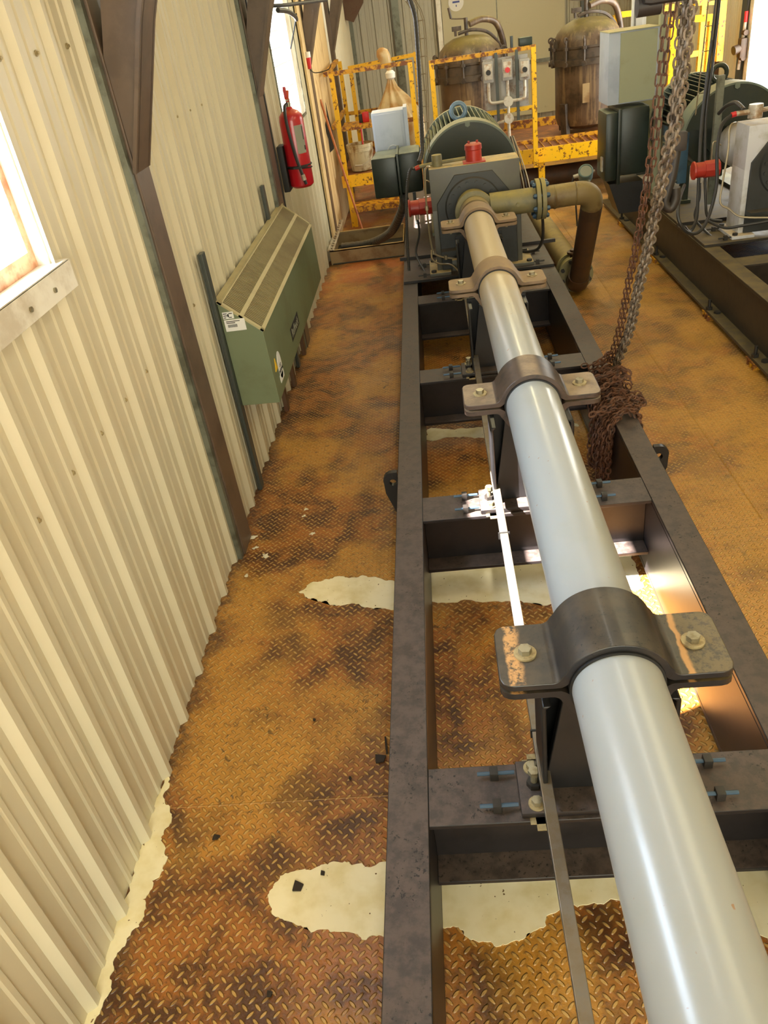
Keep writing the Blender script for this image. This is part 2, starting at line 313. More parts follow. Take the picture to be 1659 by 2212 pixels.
    def prism(s, poly, plane, a, b):      # poly 2D in plane 'XZ','YZ','XY', extruded from a to b on the third axis
        f = {'XZ': lambda p, t: (p[0], t, p[1]), 'YZ': lambda p, t: (t, p[0], p[1]), 'XY': lambda p, t: (p[0], p[1], t)}[plane]
        A = [s.bm.verts.new(f(p, a)) for p in poly]; B = [s.bm.verts.new(f(p, b)) for p in poly]; k = len(poly)
        for i in range(k): s.bm.faces.new((A[i], A[(i+1) % k], B[(i+1) % k], B[i]))
        s.bm.faces.new(A[::-1]); s.bm.faces.new(B)
        return s
    def hexa(s, c, axis, r, h):
        c = Vector(c); s.cyl(c, c+Vector(axis)*h, r, seg=6); return s
    def torus(s, c, R, r, ax=(0, 1, 0), seg=28, k=10):
        c = Vector(c); ax = Vector(ax).normalized(); u = Vector((0, 0, 1)) if abs(ax.z) < 0.9 else Vector((1, 0, 0)); x = ax.cross(u).normalized(); y = ax.cross(x); rg = []
        for i in range(seg):
            t = 2*PI*i/seg; d = x*math.cos(t)+y*math.sin(t)
            rg.append([s.bm.verts.new(c+d*(R+r*math.cos(2*PI*j/k))+ax*r*math.sin(2*PI*j/k)) for j in range(k)])
        for i in range(seg):
            A, B = rg[i], rg[(i+1) % seg]
            for j in range(k): s.bm.faces.new((A[j], A[(j+1) % k], B[(j+1) % k], B[j]))
        return s
    def build(s, name, m, parent=None, smooth=35, bevel=0.0):
        bm = s.bm
        off = wloc(parent)
        for v in bm.verts: v.co -= off
        bmesh.ops.recalc_face_normals(bm, faces=bm.faces)
        me = bpy.data.meshes.new(name); bm.to_mesh(me); bm.free()
        me.materials.append(M[m] if isinstance(m, str) else m)
        if smooth: me.shade_smooth(); me.set_sharp_from_angle(angle=math.radians(smooth))
        o = bpy.data.objects.new(name, me); COL.objects.link(o)
        if parent is not None: o.parent = parent
        if bevel:
            bv = o.modifiers.new('bevel', 'BEVEL'); bv.width = bevel; bv.segments = 2; bv.limit_method = 'ANGLE'; bv.angle_limit = math.radians(50)
        return o
def thing(name, label, cat, loc, group=None):
    o = bpy.data.objects.new(name, None); COL.objects.link(o); o.location = loc; o.empty_display_size = 0.1
    o['label'] = label; o['category'] = cat
    if group: o['group'] = group
    return o
def tag(o, label, cat, group=None, kind=None):
    o['label'] = label; o['category'] = cat
    if group: o['group'] = group
    if kind: o['kind'] = kind
    return o
def struct(name, mb, m, parent=None, **k):
    o = mb.build(name, m, parent, **k)
    if parent is None: o['kind'] = 'structure'
    return o
def text(body, name, m, size, origin, xdir, ydir, parent, extr=0.0006):
    cu = bpy.data.curves.new('writing', 'FONT'); cu.body = body; cu.size = size; cu.extrude = extr; cu.align_x = 'CENTER'; cu.align_y = 'CENTER'
    t = bpy.data.objects.new('writing', cu); COL.objects.link(t); bpy.context.view_layer.update()
    me = bpy.data.meshes.new_from_object(t.evaluated_get(bpy.context.evaluated_depsgraph_get())); bpy.data.objects.remove(t)
    X = Vector(xdir).normalized(); Y = Vector(ydir).normalized(); Z = X.cross(Y); off = wloc(parent); og = Vector(origin)-off
    for v in me.vertices: c_ = v.co.copy(); v.co = og + X*c_.x + Y*c_.y + Z*c_.z
    me.materials.clear(); me.materials.append(M[m]); o = bpy.data.objects.new(name, me); COL.objects.link(o); o.parent = parent; return o

# ---------------- room shell ----------------
Y0, Y1, XL, XR, ZR = -3.0, 15.9, -1.15, 4.0, 3.7
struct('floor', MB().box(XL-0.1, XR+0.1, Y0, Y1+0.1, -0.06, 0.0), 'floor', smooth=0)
struct('ceiling', MB().box(XL-0.2, XR+0.2, Y0-0.2, Y1+0.2, ZR, ZR+0.08), 'roof', smooth=0)
def ribbed(axis, a0, a1, base, sgn, z0, z1, holes, phase, name, m, z0bot=None):
    """corrugated liner: major rib + two minor ribs per 255 mm pitch; holes = (a,b,zlo,zhi)"""
    pitch = 0.255; prof = []
    k = math.floor((a0-phase)/pitch)-1
    while k*pitch+phase < a1+pitch:
        s0 = k*pitch+phase
        for d, h in ((-0.030, 0), (-0.012, 0.024), (0.012, 0.024), (0.030, 0), (0.088, 0), (0.094, 0.006), (0.108, 0.006), (0.114, 0), (0.165, 0), (0.171, 0.006), (0.185, 0.006), (0.191, 0)):
            prof.append((s0+d, h))
        k += 1
    prof = [p for p in prof if a0 <= p[0] <= a1]
    cuts = sorted({a0, a1} | {h[0] for h in holes} | {h[1] for h in holes})
    def H(a):
        for (p, h), (q, g) in zip(prof, prof[1:]):
            if p <= a <= q: return h+(g-h)*(a-p)/(q-p+1e-9)
        return 0
    pts = sorted(prof+[(c_, H(c_)) for c_ in cuts]); mb = MB()
    for (p, h), (q, g) in zip(pts, pts[1:]):
        if q-p < 1e-6: continue
        mid_ = (p+q)/2; spans = [(z0, z1)]
        for (a, b_, zl, zh) in holes:
            if a < mid_ < b_:
                ns_ = []
                for (s0, s1) in spans:
                    if zl > s0: ns_.append((s0, min(zl, s1)))
                    if zh < s1: ns_.append((max(zh, s0), s1))
                spans = ns_
        for s0, s1 in spans:
            if axis == 'Y': P4 = [(base+sgn*h, p, s0), (base+sgn*g, q, s0), (base+sgn*g, q, s1), (base+sgn*h, p, s1)]
            else: P4 = [(p, base+sgn*h, s0), (q, base+sgn*g, s0), (q, base+sgn*g, s1), (p, base+sgn*h, s1)]
            F = [mb.bm.verts.new(v) for v in P4]; mb.bm.faces.new(F)
    bmesh.ops.remove_doubles(mb.bm, verts=mb.bm.verts, dist=1e-5)
    o = mb.build(name, m, None, smooth=0); o['kind'] = 'structure'
    so = o.modifiers.new('thickness', 'SOLIDIFY'); so.thickness = 0.004; so.offset = 0
    return o
WN = (1.10, 2.30, 1.69, 2.38)      # near left window: y range, z range
WL = (6.95, 8.35, 1.46, 2.55)     # louvre window
wall_l = ribbed('Y', Y0, Y1, XL, 1, 0.0, ZR, [WN, WL], 2.028, 'wall_left', 'liner')
for yy, zz in [(1.20+0.2545*i, 1.16) for i in range(7)]+[(2.43, 2.222), (2.685, 2.222), (2.94, 2.23), (3.5, 1.16), (4.0, 1.9), (4.25, 1.9), (4.5, 1.9)]:
    MB().cyl((XL+0.003, yy, zz), (XL+0.007, yy, zz), 0.009, seg=12).cyl((XL+0.007, yy, zz), (XL+0.013, yy, zz), 0.0055, seg=6).build('wall_screw', 'washer', wall_l)
MB().prism([(2.008, 1.327), (2.018, 1.305), (2.010, 1.30)], 'YZ', XL+0.003, XL+0.005).build('wall_tear', 'ink', wall_l)
ribbed('Y', Y0, Y1, XR, -1, 0.0, ZR, [(8.0, 10.95, 0.0, 2.9)], 2.0, 'wall_right', 'liner')
ribbed('X', XL, XR, Y1, -1, 0.0, ZR, [], 0.1, 'wall_back', 'liner_back')
fb = MB()
fb.box(XL-0.1, -1.7+0.0, Y0-0.05, Y0, 0, ZR) if False else None
fb.box(XL-0.1, XR+0.1, Y0-0.06, Y0, 3.55, ZR); fb.box(2.4, XR+0.1, Y0-0.06, Y0, 0, 3.55)
struct('wall_front', fb, 'liner', smooth=0)
# outer skin so no daylight leaks in at the window walls
sk = MB()
e_ = 0.01
for a, b_, z0, z1 in ((Y0, WN[0]-e_, 0, ZR), (WN[0]-e_, WN[1]+e_, 0, WN[2]-e_), (WN[0]-e_, WN[1]+e_, WN[3]+e_, ZR), (WN[1]+e_, WL[0]-e_, 0, ZR), (WL[0]-e_, WL[1]+e_, 0, WL[2]-e_), (WL[0]-e_, WL[1]+e_, WL[3]+e_, ZR), (WL[1]+e_, Y1, 0, ZR)):
    sk.box(XL-0.155, XL-0.12, a, b_, z0, z1)
struct('wall_left_outer', sk, 'white_trim', smooth=0)
# near window
w = MB(); y0, y1, z0, z1 = WN
w.box(XL-0.16, XL+0.0, y1-0.0, y1+0.02, z0-0.02, z1); w.box(XL-0.16, XL, y0-0.02, y0, z0-0.02, z1); w.box(XL-0.16, XL, y0, y1, z1, z1+0.02); w.box(XL-0.16, XL, y0, y1, z0-0.02, z0)
win = struct('window_1', w, 'white_trim', smooth=0)
fr = MB()
for a in ((XL-0.06, XL-0.035, y1-0.035, y1, z0+0.05, z1-0.04), (XL-0.06, XL-0.035, y0, y0+0.035, z0+0.05, z1-0.04), (XL-0.06, XL-0.035, y0, y1, z0, z0+0.05), (XL-0.06, XL-0.035, y0, y1, z1-0.04, z1)): fr.box(*a)
struct('window_frame', fr, 'peach', win, smooth=0)
struct('window_sill', MB().box(XL+0.0, XL+0.036, y0-0.1, y1+0.06, z0-0.085, z0-0.002).box(XL-0.12, XL+0.036, y0-0.02, y1+0.05, z0-0.004, z0+0.002), 'white_trim', win, smooth=0)
struct('window_screw', MB().hexa((XL+0.036, 2.2, z0-0.05), (1, 0, 0), 0.008, 0.006).hexa((XL+0.036, 2.03, z0-0.05), (1, 0, 0), 0.008, 0.006), 'bolt', win)
struct('window_pane', MB().box(XL-0.050, XL-0.046, y0+0.03, y1-0.03, z0+0.045, z1-0.03), 'glass', win, smooth=0)
# louvre window
w = MB(); y0, y1, z0, z1 = WL
w.box(XL-0.16, XL+0.03, y1, y1+0.035, z0-0.03, z1); w.box(XL-0.16, XL+0.03, y0-0.035, y0, z0-0.03, z1); w.box(XL-0.16, XL+0.03, y0, y1, z1, z1+0.03); w.box(XL-0.16, XL+0.03, y0, y1, z0-0.03, z0)
win = struct('window_2', w, 'trim', smooth=0)
lv = MB()
for i in range(9):
    zc = z0+0.06+i*0.12; lv.box(XL-0.09, XL+0.03, y0+0.01, y1-0.01, zc-0.003, zc+0.003, rot=Matrix.Rotation(math.radians(28 if i < 3 else -35), 3, 'Y'))
struct('window_louvre', lv, 'paper', win, smooth=0)
lk = MB(); lk.box(XL+0.005, XL+0.03, 8.02, 8.32, z0, z1)
struct('window_side_panel', lk, 'white_trim', win, smooth=0)
# door, right wall
struct('door_1', MB().box(XR-0.03, XR+0.06, 10.92, 11.02, 0, 2.95).box(XR-0.03, XR+0.06, 7.9, 8.0, 0, 2.95).box(XR-0.03, XR+0.06, 7.9, 11.02, 2.9, 3.0), 'white_trim', smooth=0)
# bulkhead door at the back: big flat cream panel
dp = struct('door_2', MB().box(0.49, 2.58, Y1-0.10, Y1-0.035, 0.22, 3.2), 'doorpanel', smooth=0)
struct('door_seam', MB().box(1.42, 1.435, Y1-0.104, Y1-0.10, 0.24, 3.2), 'trim', dp, smooth=0)
struct('door_track', MB().box(1.6, 2.5, Y1-0.15, Y1-0.10, 1.02, 1.08), 'trim', dp, smooth=0)
struct('trim_1', MB().box(0.40, 0.48, Y1-0.12, Y1-0.03, 0, ZR), 'white_trim', smooth=0)
struct('trim_2', MB().box(-0.36, -0.24, Y1-0.09, Y1-0.03, 0, ZR), 'trim', smooth=0)
struct('trim_3', MB().box(2.85, 2.98, Y1-0.12, Y1-0.03, 0, ZR), 'strut', smooth=0)
struct('trim_4', MB().box(XL, XL+0.09, Y1-0.1, Y1-0.03, 0, ZR), 'trim', smooth=0)
struct('trim_5', MB().box(XL-0.0, XL+0.05, 3.055, 3.088, 0, ZR).box(XL, XL+0.05, 5.855, 5.888, 0, ZR), 'trim', smooth=0)
# plywood sheet on the left wall by the platform
tag(MB().box(XL+0.03, XL+0.05, 8.75, 11.2, 0.0, 2.9).build('plywood_sheet', 'plywood', smooth=0), 'tall stained plywood sheet fixed to left wall past the louvre window', 'board')

# ---------------- wall columns and knee braces ----------------
def frame_col(yc, label, lblb, big=1.0):
    t = thing('wall_column', label, 'column', (XL, yc, 0), 'brown steel columns along the left wall')
    mb = MB(); mb.box(XL, XL+0.058, yc-0.085, yc+0.085, 0, ZR); mb.build('post', 'brown', t, bevel=0.003)
    b = thing('knee_brace', lblb, 'brace', (XL+0.05, yc, 1.83), 'brown steel knee braces above the left wall')
    P = [(XL+0.03, 1.80), (XL+0.06, 1.80), (-0.925, 2.27), (-0.36, 3.55), (-0.54, 3.55), (-1.045, 2.36), (XL+0.03, 2.08)]
    mb = MB(); mb.prism(P, 'XZ', yc-0.075, yc-0.065); mb.prism(P, 'XZ', yc+0.065, yc+0.075); mb.build('side_plate', 'brown', b)
    mb = MB(); mb.prism([(XL+0.06, 1.80), (-0.925, 2.27), (-0.36, 3.55), (-0.375, 3.555), (-0.94, 2.275), (XL+0.047, 1.805)], 'XZ', yc-0.095, yc+0.095); mb.build('flange', 'brown', b)
frame_col(3.18, 'brown steel wall column nearest the camera, left of the green heater', 'largest brown knee brace, above the nearest wall column')
frame_col(5.98, 'brown steel wall column between the green heater and the fire extinguisher', 'brown knee brace just before the bright louvre window')
frame_col(9.08, 'brown steel wall column just past the louvre window', 'brown knee brace just past the louvre window')
frame_col(12.0, 'brown steel wall column behind the yellow cage', 'smaller brown knee brace over the plywood, behind the yellow cage')
tag(MB().prism([(XL+0.02, 2.1), (-1.0, 2.05), (-0.8, 2.3), (-0.55, 3.5), (XL+0.02, 3.5)], 'XZ', 15.2, 15.3).build('knee_brace', 'brown2', smooth=0), 'dark brown gusset up in the far left corner', 'brace', 'brown steel knee braces above the left wall')
tag(MB().box(XR-0.09, XR, 11.95, 12.15, 0, ZR).build('wall_column', 'brown2', bevel=0.003), 'rust brown column on the right wall beside the wall valve', 'column')
struct('trim_6', MB().box(XR-0.05, XR-0.02, 11.1, 11.25, 0, ZR), 'strut', smooth=0)

# ---------------- puddles, reflection painted cream ----------------
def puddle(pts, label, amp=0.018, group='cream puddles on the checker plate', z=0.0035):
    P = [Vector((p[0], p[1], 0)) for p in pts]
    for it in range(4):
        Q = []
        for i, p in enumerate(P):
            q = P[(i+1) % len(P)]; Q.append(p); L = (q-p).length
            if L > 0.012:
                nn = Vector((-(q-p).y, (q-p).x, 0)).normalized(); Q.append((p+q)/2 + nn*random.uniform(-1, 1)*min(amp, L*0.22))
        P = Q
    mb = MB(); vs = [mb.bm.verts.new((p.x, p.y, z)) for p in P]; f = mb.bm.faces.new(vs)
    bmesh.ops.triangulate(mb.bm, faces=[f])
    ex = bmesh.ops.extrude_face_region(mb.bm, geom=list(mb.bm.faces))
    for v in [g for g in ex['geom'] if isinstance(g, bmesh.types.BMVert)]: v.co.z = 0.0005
    tag(mb.build('puddle', 'puddle_reflect', smooth=0), label, 'puddle', group)
puddle([(-0.20, 1.372), (-0.435, 1.38), (-0.538, 1.382), (-0.611, 1.37), (-0.665, 1.338), (-0.69, 1.295), (-0.674, 1.258), (-0.634, 1.221), (-0.575, 1.199), (-0.504, 1.185), (-0.422, 1.172), (-0.33, 1.157), (-0.21, 1.18), (-0.161, 1.175), (-0.102, 1.166), (-0.026, 1.131), (0.063, 1.134), (0.132, 1.17), (0.178, 1.214), (0.31, 1.229), (0.55, 1.2), (0.74, 1.06), (0.82, 1.1), (0.80, 1.4), (0.3, 1.42), (-0.16, 1.40)], 'large nearest puddle with painted cream reflection, half under the near end of the skid')
puddle([(-0.20, 2.76), (-0.322, 2.753), (-0.443, 2.817), (-0.599, 2.845), (-0.707, 2.818), (-0.776, 2.752), (-0.727, 2.702), (-0.625, 2.65), (-0.475, 2.616), (-0.319, 2.572), (-0.165, 2.609), (0.096, 2.576), (0.347, 2.529), (0.6, 2.56), (0.75, 2.6), (0.75, 2.82), (0.3, 2.84), (-0.1, 2.83)], 'farther puddle with painted cream reflection on the left walkway reaching under the skid')
puddle([(-0.15, 4.24), (0.23, 4.2), (0.7, 4.2), (0.74, 4.08), (0.222, 4.06), (-0.149, 4.10)], 'thin puddle with painted cream reflection under the third cross beam')
puddle([(-1.145, 1.76), (-1.115, 1.72), (-1.075, 1.60), (-1.085, 1.50), (-1.045, 1.44), (-1.075, 1.36), (-1.07, 1.24), (-1.10, 1.16), (-1.10, 1.04), (-1.12, 0.97), (-1.14, 0.80), (-1.148, 0.8), (-1.148, 1.3)], 'narrow puddle with painted cream reflection along the foot of the ribbed wall', 0.03)
# small bits
SPL = [''] + ['pale splat closest to the foot of the first wall column', 'pale splat just above the column foot cluster', 'largest pale splat, right of the first column foot', 'lone pale splat nearest the wall, below the column foot', 'farthest pale splat, mid walkway', 'small round pale splat between two others mid walkway', 'star-shaped pale splat nearest the skid beam']
for k, (p, sc, lb) in enumerate((((-1.175,3.136,0), 0.022, 'a'), ((-1.05,3.145,0), 0.016, 'a'), ((-1.077,3.243,0), 0.018, 'a'), ((-0.989,3.069,0), 0.022, 'a'), ((-1.054,2.918,0), 0.014, 'a'), ((-0.827,3.464,0), 0.014, 'a'), ((-0.827,3.396,0), 0.012, 'a'), ((-0.763,3.223,0), 0.015, 'a'))):
    if k == 0: continue
    mb = MB(); n_ = 14; c0 = mb.bm.verts.new((p[0], p[1], 0.004)); rg = []
    for i in range(n_):
        r = sc*random.uniform(0.35, 1.3); rg.append(mb.bm.verts.new((p[0]+r*math.cos(2*PI*i/n_), p[1]+r*math.sin(2*PI*i/n_), 0.001)))
    for i in range(n_): mb.bm.faces.new((c0, rg[i], rg[(i+1) % n_]))
    tag(mb.build('bird_dropping', 'peel', smooth=0), SPL[k], 'splat', 'pale splats on the walkway')
chips = (((-0.597,1.317,0), 0.026, 'black triangular chip lying on the near puddle'), ((-0.896,1.501,0), 0.016, 'dark chip on the near walkway left of the large puddle'), ((-0.361,1.778,0), 0.03, 'brown leaf flake beside the skid on the walkway'), ((-0.525,1.357,0), 0.010, 'tiny dark pebble at the far edge of the near puddle'), ((-0.639,1.014,0), 0.012, 'dark chip at the bottom of the walkway'), ((-0.618,1.974,0), 0.008, 'tiny black pebble in the middle of the walkway'), ((-0.462,1.701,0), 0.009, 'small dark pebble near the plate joint'))
for p, sc, lb in chips:
    mb = MB(); top = [mb.bm.verts.new((p[0]+sc*random.uniform(0.6, 1.1)*math.cos(a), p[1]+sc*random.uniform(0.6, 1.1)*math.sin(a), 0.010)) for a in (0.3, 2.2, 4.0, 5.4)]
    bot = [mb.bm.verts.new((v.co.x*1.0, v.co.y, 0.004)) for v in top]
    mb.bm.faces.new(top); mb.bm.faces.new(bot[::-1])
    for i in range(4): mb.bm.faces.new((top[i], top[(i+1) % 4], bot[(i+1) % 4], bot[i]))
    tag(mb.build('debris_chip', 'darkfloor', smooth=0), lb, 'debris')
tag(MB().bar((-0.344,1.87,0.006), (-0.336,1.795,0.006), 0.006).build('twig', 'darkfloor'), 'thin dark twig lying against the skid on the walkway', 'debris')

# ---------------- skid ----------------
AX = 0.305; AZ = 0.905     # pump axis
def bolt(mb_b, mb_w, c, rb=0.0155, rw=0.026, up=(0, 0, 1), hb=0.014):
    c = Vector(c); up = Vector(up); mb_w.cyl(c, c+up*0.005, rw, seg=24); mb_b.hexa(c+up*0.005, up, rb, hb)
def skid(dx, label, m, dy=0.0):
    t = thing('skid_frame', label, 'skid', (AX+dx, 3.0, 0.03), 'steel pump skids')
    ys, ye = 0.1, 9.3
    for s in (-1, 1):
        def fx(a): return AX+dx+s*a
        def bx(mb, a, b_, z0, z1): mb.box(min(fx(a), fx(b_)), max(fx(a), fx(b_)), ys, ye, z0, z1)
        mb = MB(); bx(mb, 0.46, 0.57, 0.407, 0.427); bx(mb, 0.46, 0.525, 0.062, 0.407); bx(mb, 0.46, 0.605, 0.04, 0.062)
        mb.build('side_beam', m, t, bevel=0.003)
    for yc in (-0.05+0.0, 1.30, 2.705, 4.08, 5.43):
        if yc < 0.2: continue
        mb = MB(); x0, x1 = AX+dx-0.46, AX+dx+0.46
        mb.box(x0, x1, yc-0.09, yc+0.09, 0.411, 0.4255); mb.box(x0, x1, yc-0.008, yc+0.008, 0.17, 0.411); mb.box(x0, x1, yc-0.09, yc+0.09, 0.155, 0.17)
        mb.build('cross_beam', m, t, bevel=0.002)
    for yc in (2.72,):
        for s in (-1, 1):
            K = [(0.528, 0.13), (0.575, 0.13), (0.638, 0.32)]+[(0.60+0.042*math.cos(q), 0.385+0.042*math.sin(q)) for q in [-0.3, 0.1, 0.5, 0.9, 1.3, 1.57]]+[(0.575, 0.427), (0.575, 0.40), (0.528, 0.40)]
            H = [(0.598+0.017*math.cos(q), 0.375+0.017*math.sin(q)) for q in [PI/2-2*PI*i/14 for i in range(15)]]
            K = K[:-3]+[(0.59805, 0.427)]+H+[(0.59795, 0.427)]+K[-3:]
            mb = MB(); mb.prism([(AX+dx+s*a, b_) for a, b_ in K], 'XZ', 3.03, 3.055); mb.build('lifting_lug', 'black', t)
    mb = MB(); mb.box(AX+dx-0.565, AX+dx+0.565, 5.83, 9.25, 0.427, 0.447); mb.build('deck_plate', m, t, bevel=0.002)
    mb = MB(); mb.bar((AX+dx-0.60, 6.42, 0.46), (AX+dx+0.66, 6.42, 0.46), 0.03, 0.025); mb.build('cross_angle', m, t)
    for s in (-1, 1):
        for ya in ((4.65, 5.55, 7.0, 8.35) if True else ()):
            xx = AX+dx+s*0.585
            mb = MB(); mb.cyl((xx, ya, 0.062), (xx, ya, 0.135), 0.011, seg=12); mb.hexa((xx, ya, 0.062), (0, 0, 1), 0.024, 0.02); mb.hexa((xx-s*0.03, ya-0.09, 0.062), (0, 0, 1), 0.026, 0.012)
            mb.build('anchor_bolt', 'blacknut', t)
            mb = MB()
            for q in range(3): mb.box(xx-0.03, xx+0.05, ya-0.07+q*0.05, ya-0.055+q*0.05, 0.0, 0.04)
            mb.box(xx-0.03, xx+0.05, ya-0.08, ya+0.07, 0.036, 0.042); mb.build('foot_clip', 'yrust', t)
    return t
skid(0.0, 'long dark charcoal steel skid frame carrying the near grey pump pipe', 'skid')
skid(2.215, 'second dark steel skid frame at the right edge of the photo', 'skid_far')

# ---------------- pump barrel ----------------
t = thing('pump_housing', 'long grey enamelled horizontal pump pipe held by four clamps', 'pump', (AX, 3.0, 0.447))
MB().lathe([(0.0985, 0.0), (0.0985, 5.62)], (AX, -0.1, AZ), 'Y', 96).build('barrel', 'pump', t)
MB().lathe([(0.0995, 0), (0.1005, 0.004), (0.1005, 0.03), (0.0995, 0.034)], (AX, 4.02, AZ), 'Y', 64).build('housing_joint', 'pump', t)
MB().lathe([(0.099, 0.0), (0.108, 0.01), (0.108, 0.05), (0.094, 0.06), (0.094, 0.10), (0.112, 0.11), (0.112, 0.22)], (AX, 5.50, AZ), 'Y', 48).build('discharge_head', 'spool', t)

# ---------------- clamps ----------------
def strap_poly(top, half=0.252, ri=0.103, th=0.017, gap=0.004):
    s = 1 if top else -1; ro = ri+th; fr_ = 0.022
    def arc(cx, cz, r, a0, a1, n): return [(cx+r*math.cos(a0+(a1-a0)*i/n), cz+r*math.sin(a0+(a1-a0)*i/n)) for i in range(n+1)]
    cxo = ro+fr_*0.9; zf = gap
    outer = [(-half, zf+th)] + arc(-cxo, zf+th+fr_, fr_, -PI/2, -PI/12, 5) + arc(0, 0, ro, PI-0.42, 0.42, 28) + arc(cxo, zf+th+fr_, fr_, PI+PI/12, PI*1.5, 5) + [(half, zf+th)]
    inner = [(half, zf), (ri+fr_*0.8, zf), (ri+0.006, zf+0.006)] + arc(0, 0, ri, 0.16, PI-0.16, 28) + [(-ri-0.006, zf+0.006), (-ri-fr_*0.8, zf), (-half, zf)]
    return [(AX+x, AZ+s*z) for x, z in outer+inner]
def loft(mb, secs):     # secs: list of (y, polyXZ)
    rg = [[mb.bm.verts.new((p[0], y, p[1])) for p in P] for y, P in secs]; k = len(rg[0])
    for A, B in zip(rg, rg[1:]):
        for i in range(k): mb.bm.faces.new((A[i], A[(i+1) % k], B[(i+1) % k], B[i]))
    mb.bm.faces.new(rg[0][::-1]); mb.bm.faces.new(rg[-1]); return mb
def clamp(yc, ms, label, wid=0.098):
    t = thing('pipe_clamp', label, 'clamp', (AX, yc, 0.447), 'clamps holding the grey pump pipe')
    prof = [(-wid, 0.222), (-wid+0.003, 0.236), (-wid+0.010, 0.246), (-wid+0.026, 0.252)]; prof = prof+[(-a, h) for a, h in prof[::-1]]
    loft(MB(), [(yc+a, strap_poly(True, h)) for a, h in prof]).build('strap', ms, t, smooth=45, bevel=0.002)
    loft(MB(), [(yc+a, strap_poly(False, h)) for a, h in prof]).build('lower_saddle', ms, t, smooth=45)
    ru = MB(); ru.lathe([(0.0986, -wid-0.006), (0.104, -wid-0.006), (0.104, wid+0.006), (0.0986, wid+0.006)], (AX, yc, AZ), 'Y', 64); ru.build('rubber_liner', 'rubber', t)
    for s in (-1, 1):
        b1, w1 = MB(), MB(); bolt(b1, w1, (AX+s*0.187, yc, AZ+0.021)); MB().cyl((AX+s*0.187, yc, AZ-0.05), (AX+s*0.187, yc, AZ-0.021), 0.01, seg=10).build('bolt_end', 'bolt', t)
        w = w1.build('washer', 'washer', t); b1.build('bolt', 'bolt', t)
    # pedestal
    pd = MB(); pd.prism([(AX-0.155, 0.447), (AX+0.155, 0.447), (AX+0.10, AZ-0.10), (AX-0.10, AZ-0.10)], 'XZ', yc-0.012, yc+0.012)
    pd.prism([(AX-0.16, 0.447), (AX-0.148, 0.447), (AX-0.148, 0.79), (AX-0.135, 0.80), (AX-0.155, 0.80), (AX-0.16, 0.79)], 'XZ', yc-0.05, yc+0.085)
    pd.prism([(AX+0.16, 0.447), (AX+0.148, 0.447), (AX+0.148, 0.79), (AX+0.135, 0.80), (AX+0.155, 0.80), (AX+0.16, 0.79)], 'XZ', yc-0.05, yc+0.085)
    pd.box(AX-0.16, AX+0.16, yc+0.073, yc+0.085, 0.447, 0.82)
    pd.build('pedestal', 'black', t, bevel=0.003)
    bp = MB(); bp.box(AX-0.22, AX+0.22, yc-0.082, yc+0.082, 0.4275, 0.447, bev=0.004); bp.build('base_plate', 'skid', t)
    sh = MB(); sh.box(AX-0.20, AX-0.135, yc-0.10, yc+0.10, 0.4258, 0.428); sh.box(AX-0.185, AX-0.15, yc-0.118, yc+0.118, 0.4258, 0.428); sh.build('shim', 'washer', t)
    for s in (-1, 1):
        for q in (-1, 1):
            bb, ww = MB(), MB(); bolt(bb, ww, (AX+s*0.178, yc+q*0.055, 0.447), 0.014, 0.022); ww.build('foot_washer', 'washer', t); bb.build('foot_bolt', 'bolt', t)
        MB().cyl((AX+s*0.178, yc+0.003, 0.447), (AX+s*0.178, yc+0.003, 0.464), 0.020, seg=6).build('lock_nut', 'blacknut', t)
        MB().cyl((AX+s*0.178, yc+0.003, 0.464), (AX+s*0.178, yc+0.003, 0.498), 0.009, seg=10).cyl((AX+s*0.178, yc+0.003, 0.492), (AX+s*0.178, yc+0.003, 0.507), 0.015, seg=6).build('levelling_bolt', 'bolt', t)
        for q in (-1, 1):
            yy = yc+q*0.05
            st = MB(); st.cyl((AX+s*0.225, yy, 0.443), (AX+s*0.325, yy, 0.443), 0.0055, seg=10); st.build('jack_stud', 'stud', t)
            nt_ = MB(); nt_.box(AX+s*0.28-0.011, AX+s*0.28+0.011, yy-0.013, yy+0.013, 0.4265, 0.455, bev=0.001); nt_.build('jack_nut', 'blacknut', t)
    return t
clamp(1.30, 'strap', 'nearest black pipe clamp, largest in view, with dusty ears')
clamp(2.705, 'strap2', 'second pipe clamp from the camera, brown and half dusty, beside the chain pile')
clamp(4.08, 'strap3', 'third pipe clamp from the camera, tan with dust')
clamp(5.43, 'strap3', 'farthest tan pipe clamp, right in front of the gearbox')

# cable tray running beside the pump
t = thing('cable_channel', 'narrow dusty metal channel running beside the pump pipe', 'channel', (0.155, 3.0, 0.47))
MB().tube([(0.150, 0.3, 0.488), (0.156, 1.5, 0.488), (0.160, 3.0, 0.488), (0.178, 4.6, 0.49), (0.186, 5.75, 0.50)], 0.010, 4, smooth=4).build('cable', 'cable', t)
ch = MB()
for a, b_ in (((0.150, 0.3, 0.510), (0.157, 3.0, 0.510)), ((0.157, 3.0, 0.510), (0.182, 5.6, 0.515))): ch.bar(a, b_, 0.030, 0.022)
ch.build('channel_body', 'alu', t, bevel=0.002)
for yy in (1.42, 2.35, 3.6): MB().box(0.134, 0.176, yy-0.003, yy+0.003, 0.495, 0.5235).build('cable_tie', 'rubber', t)

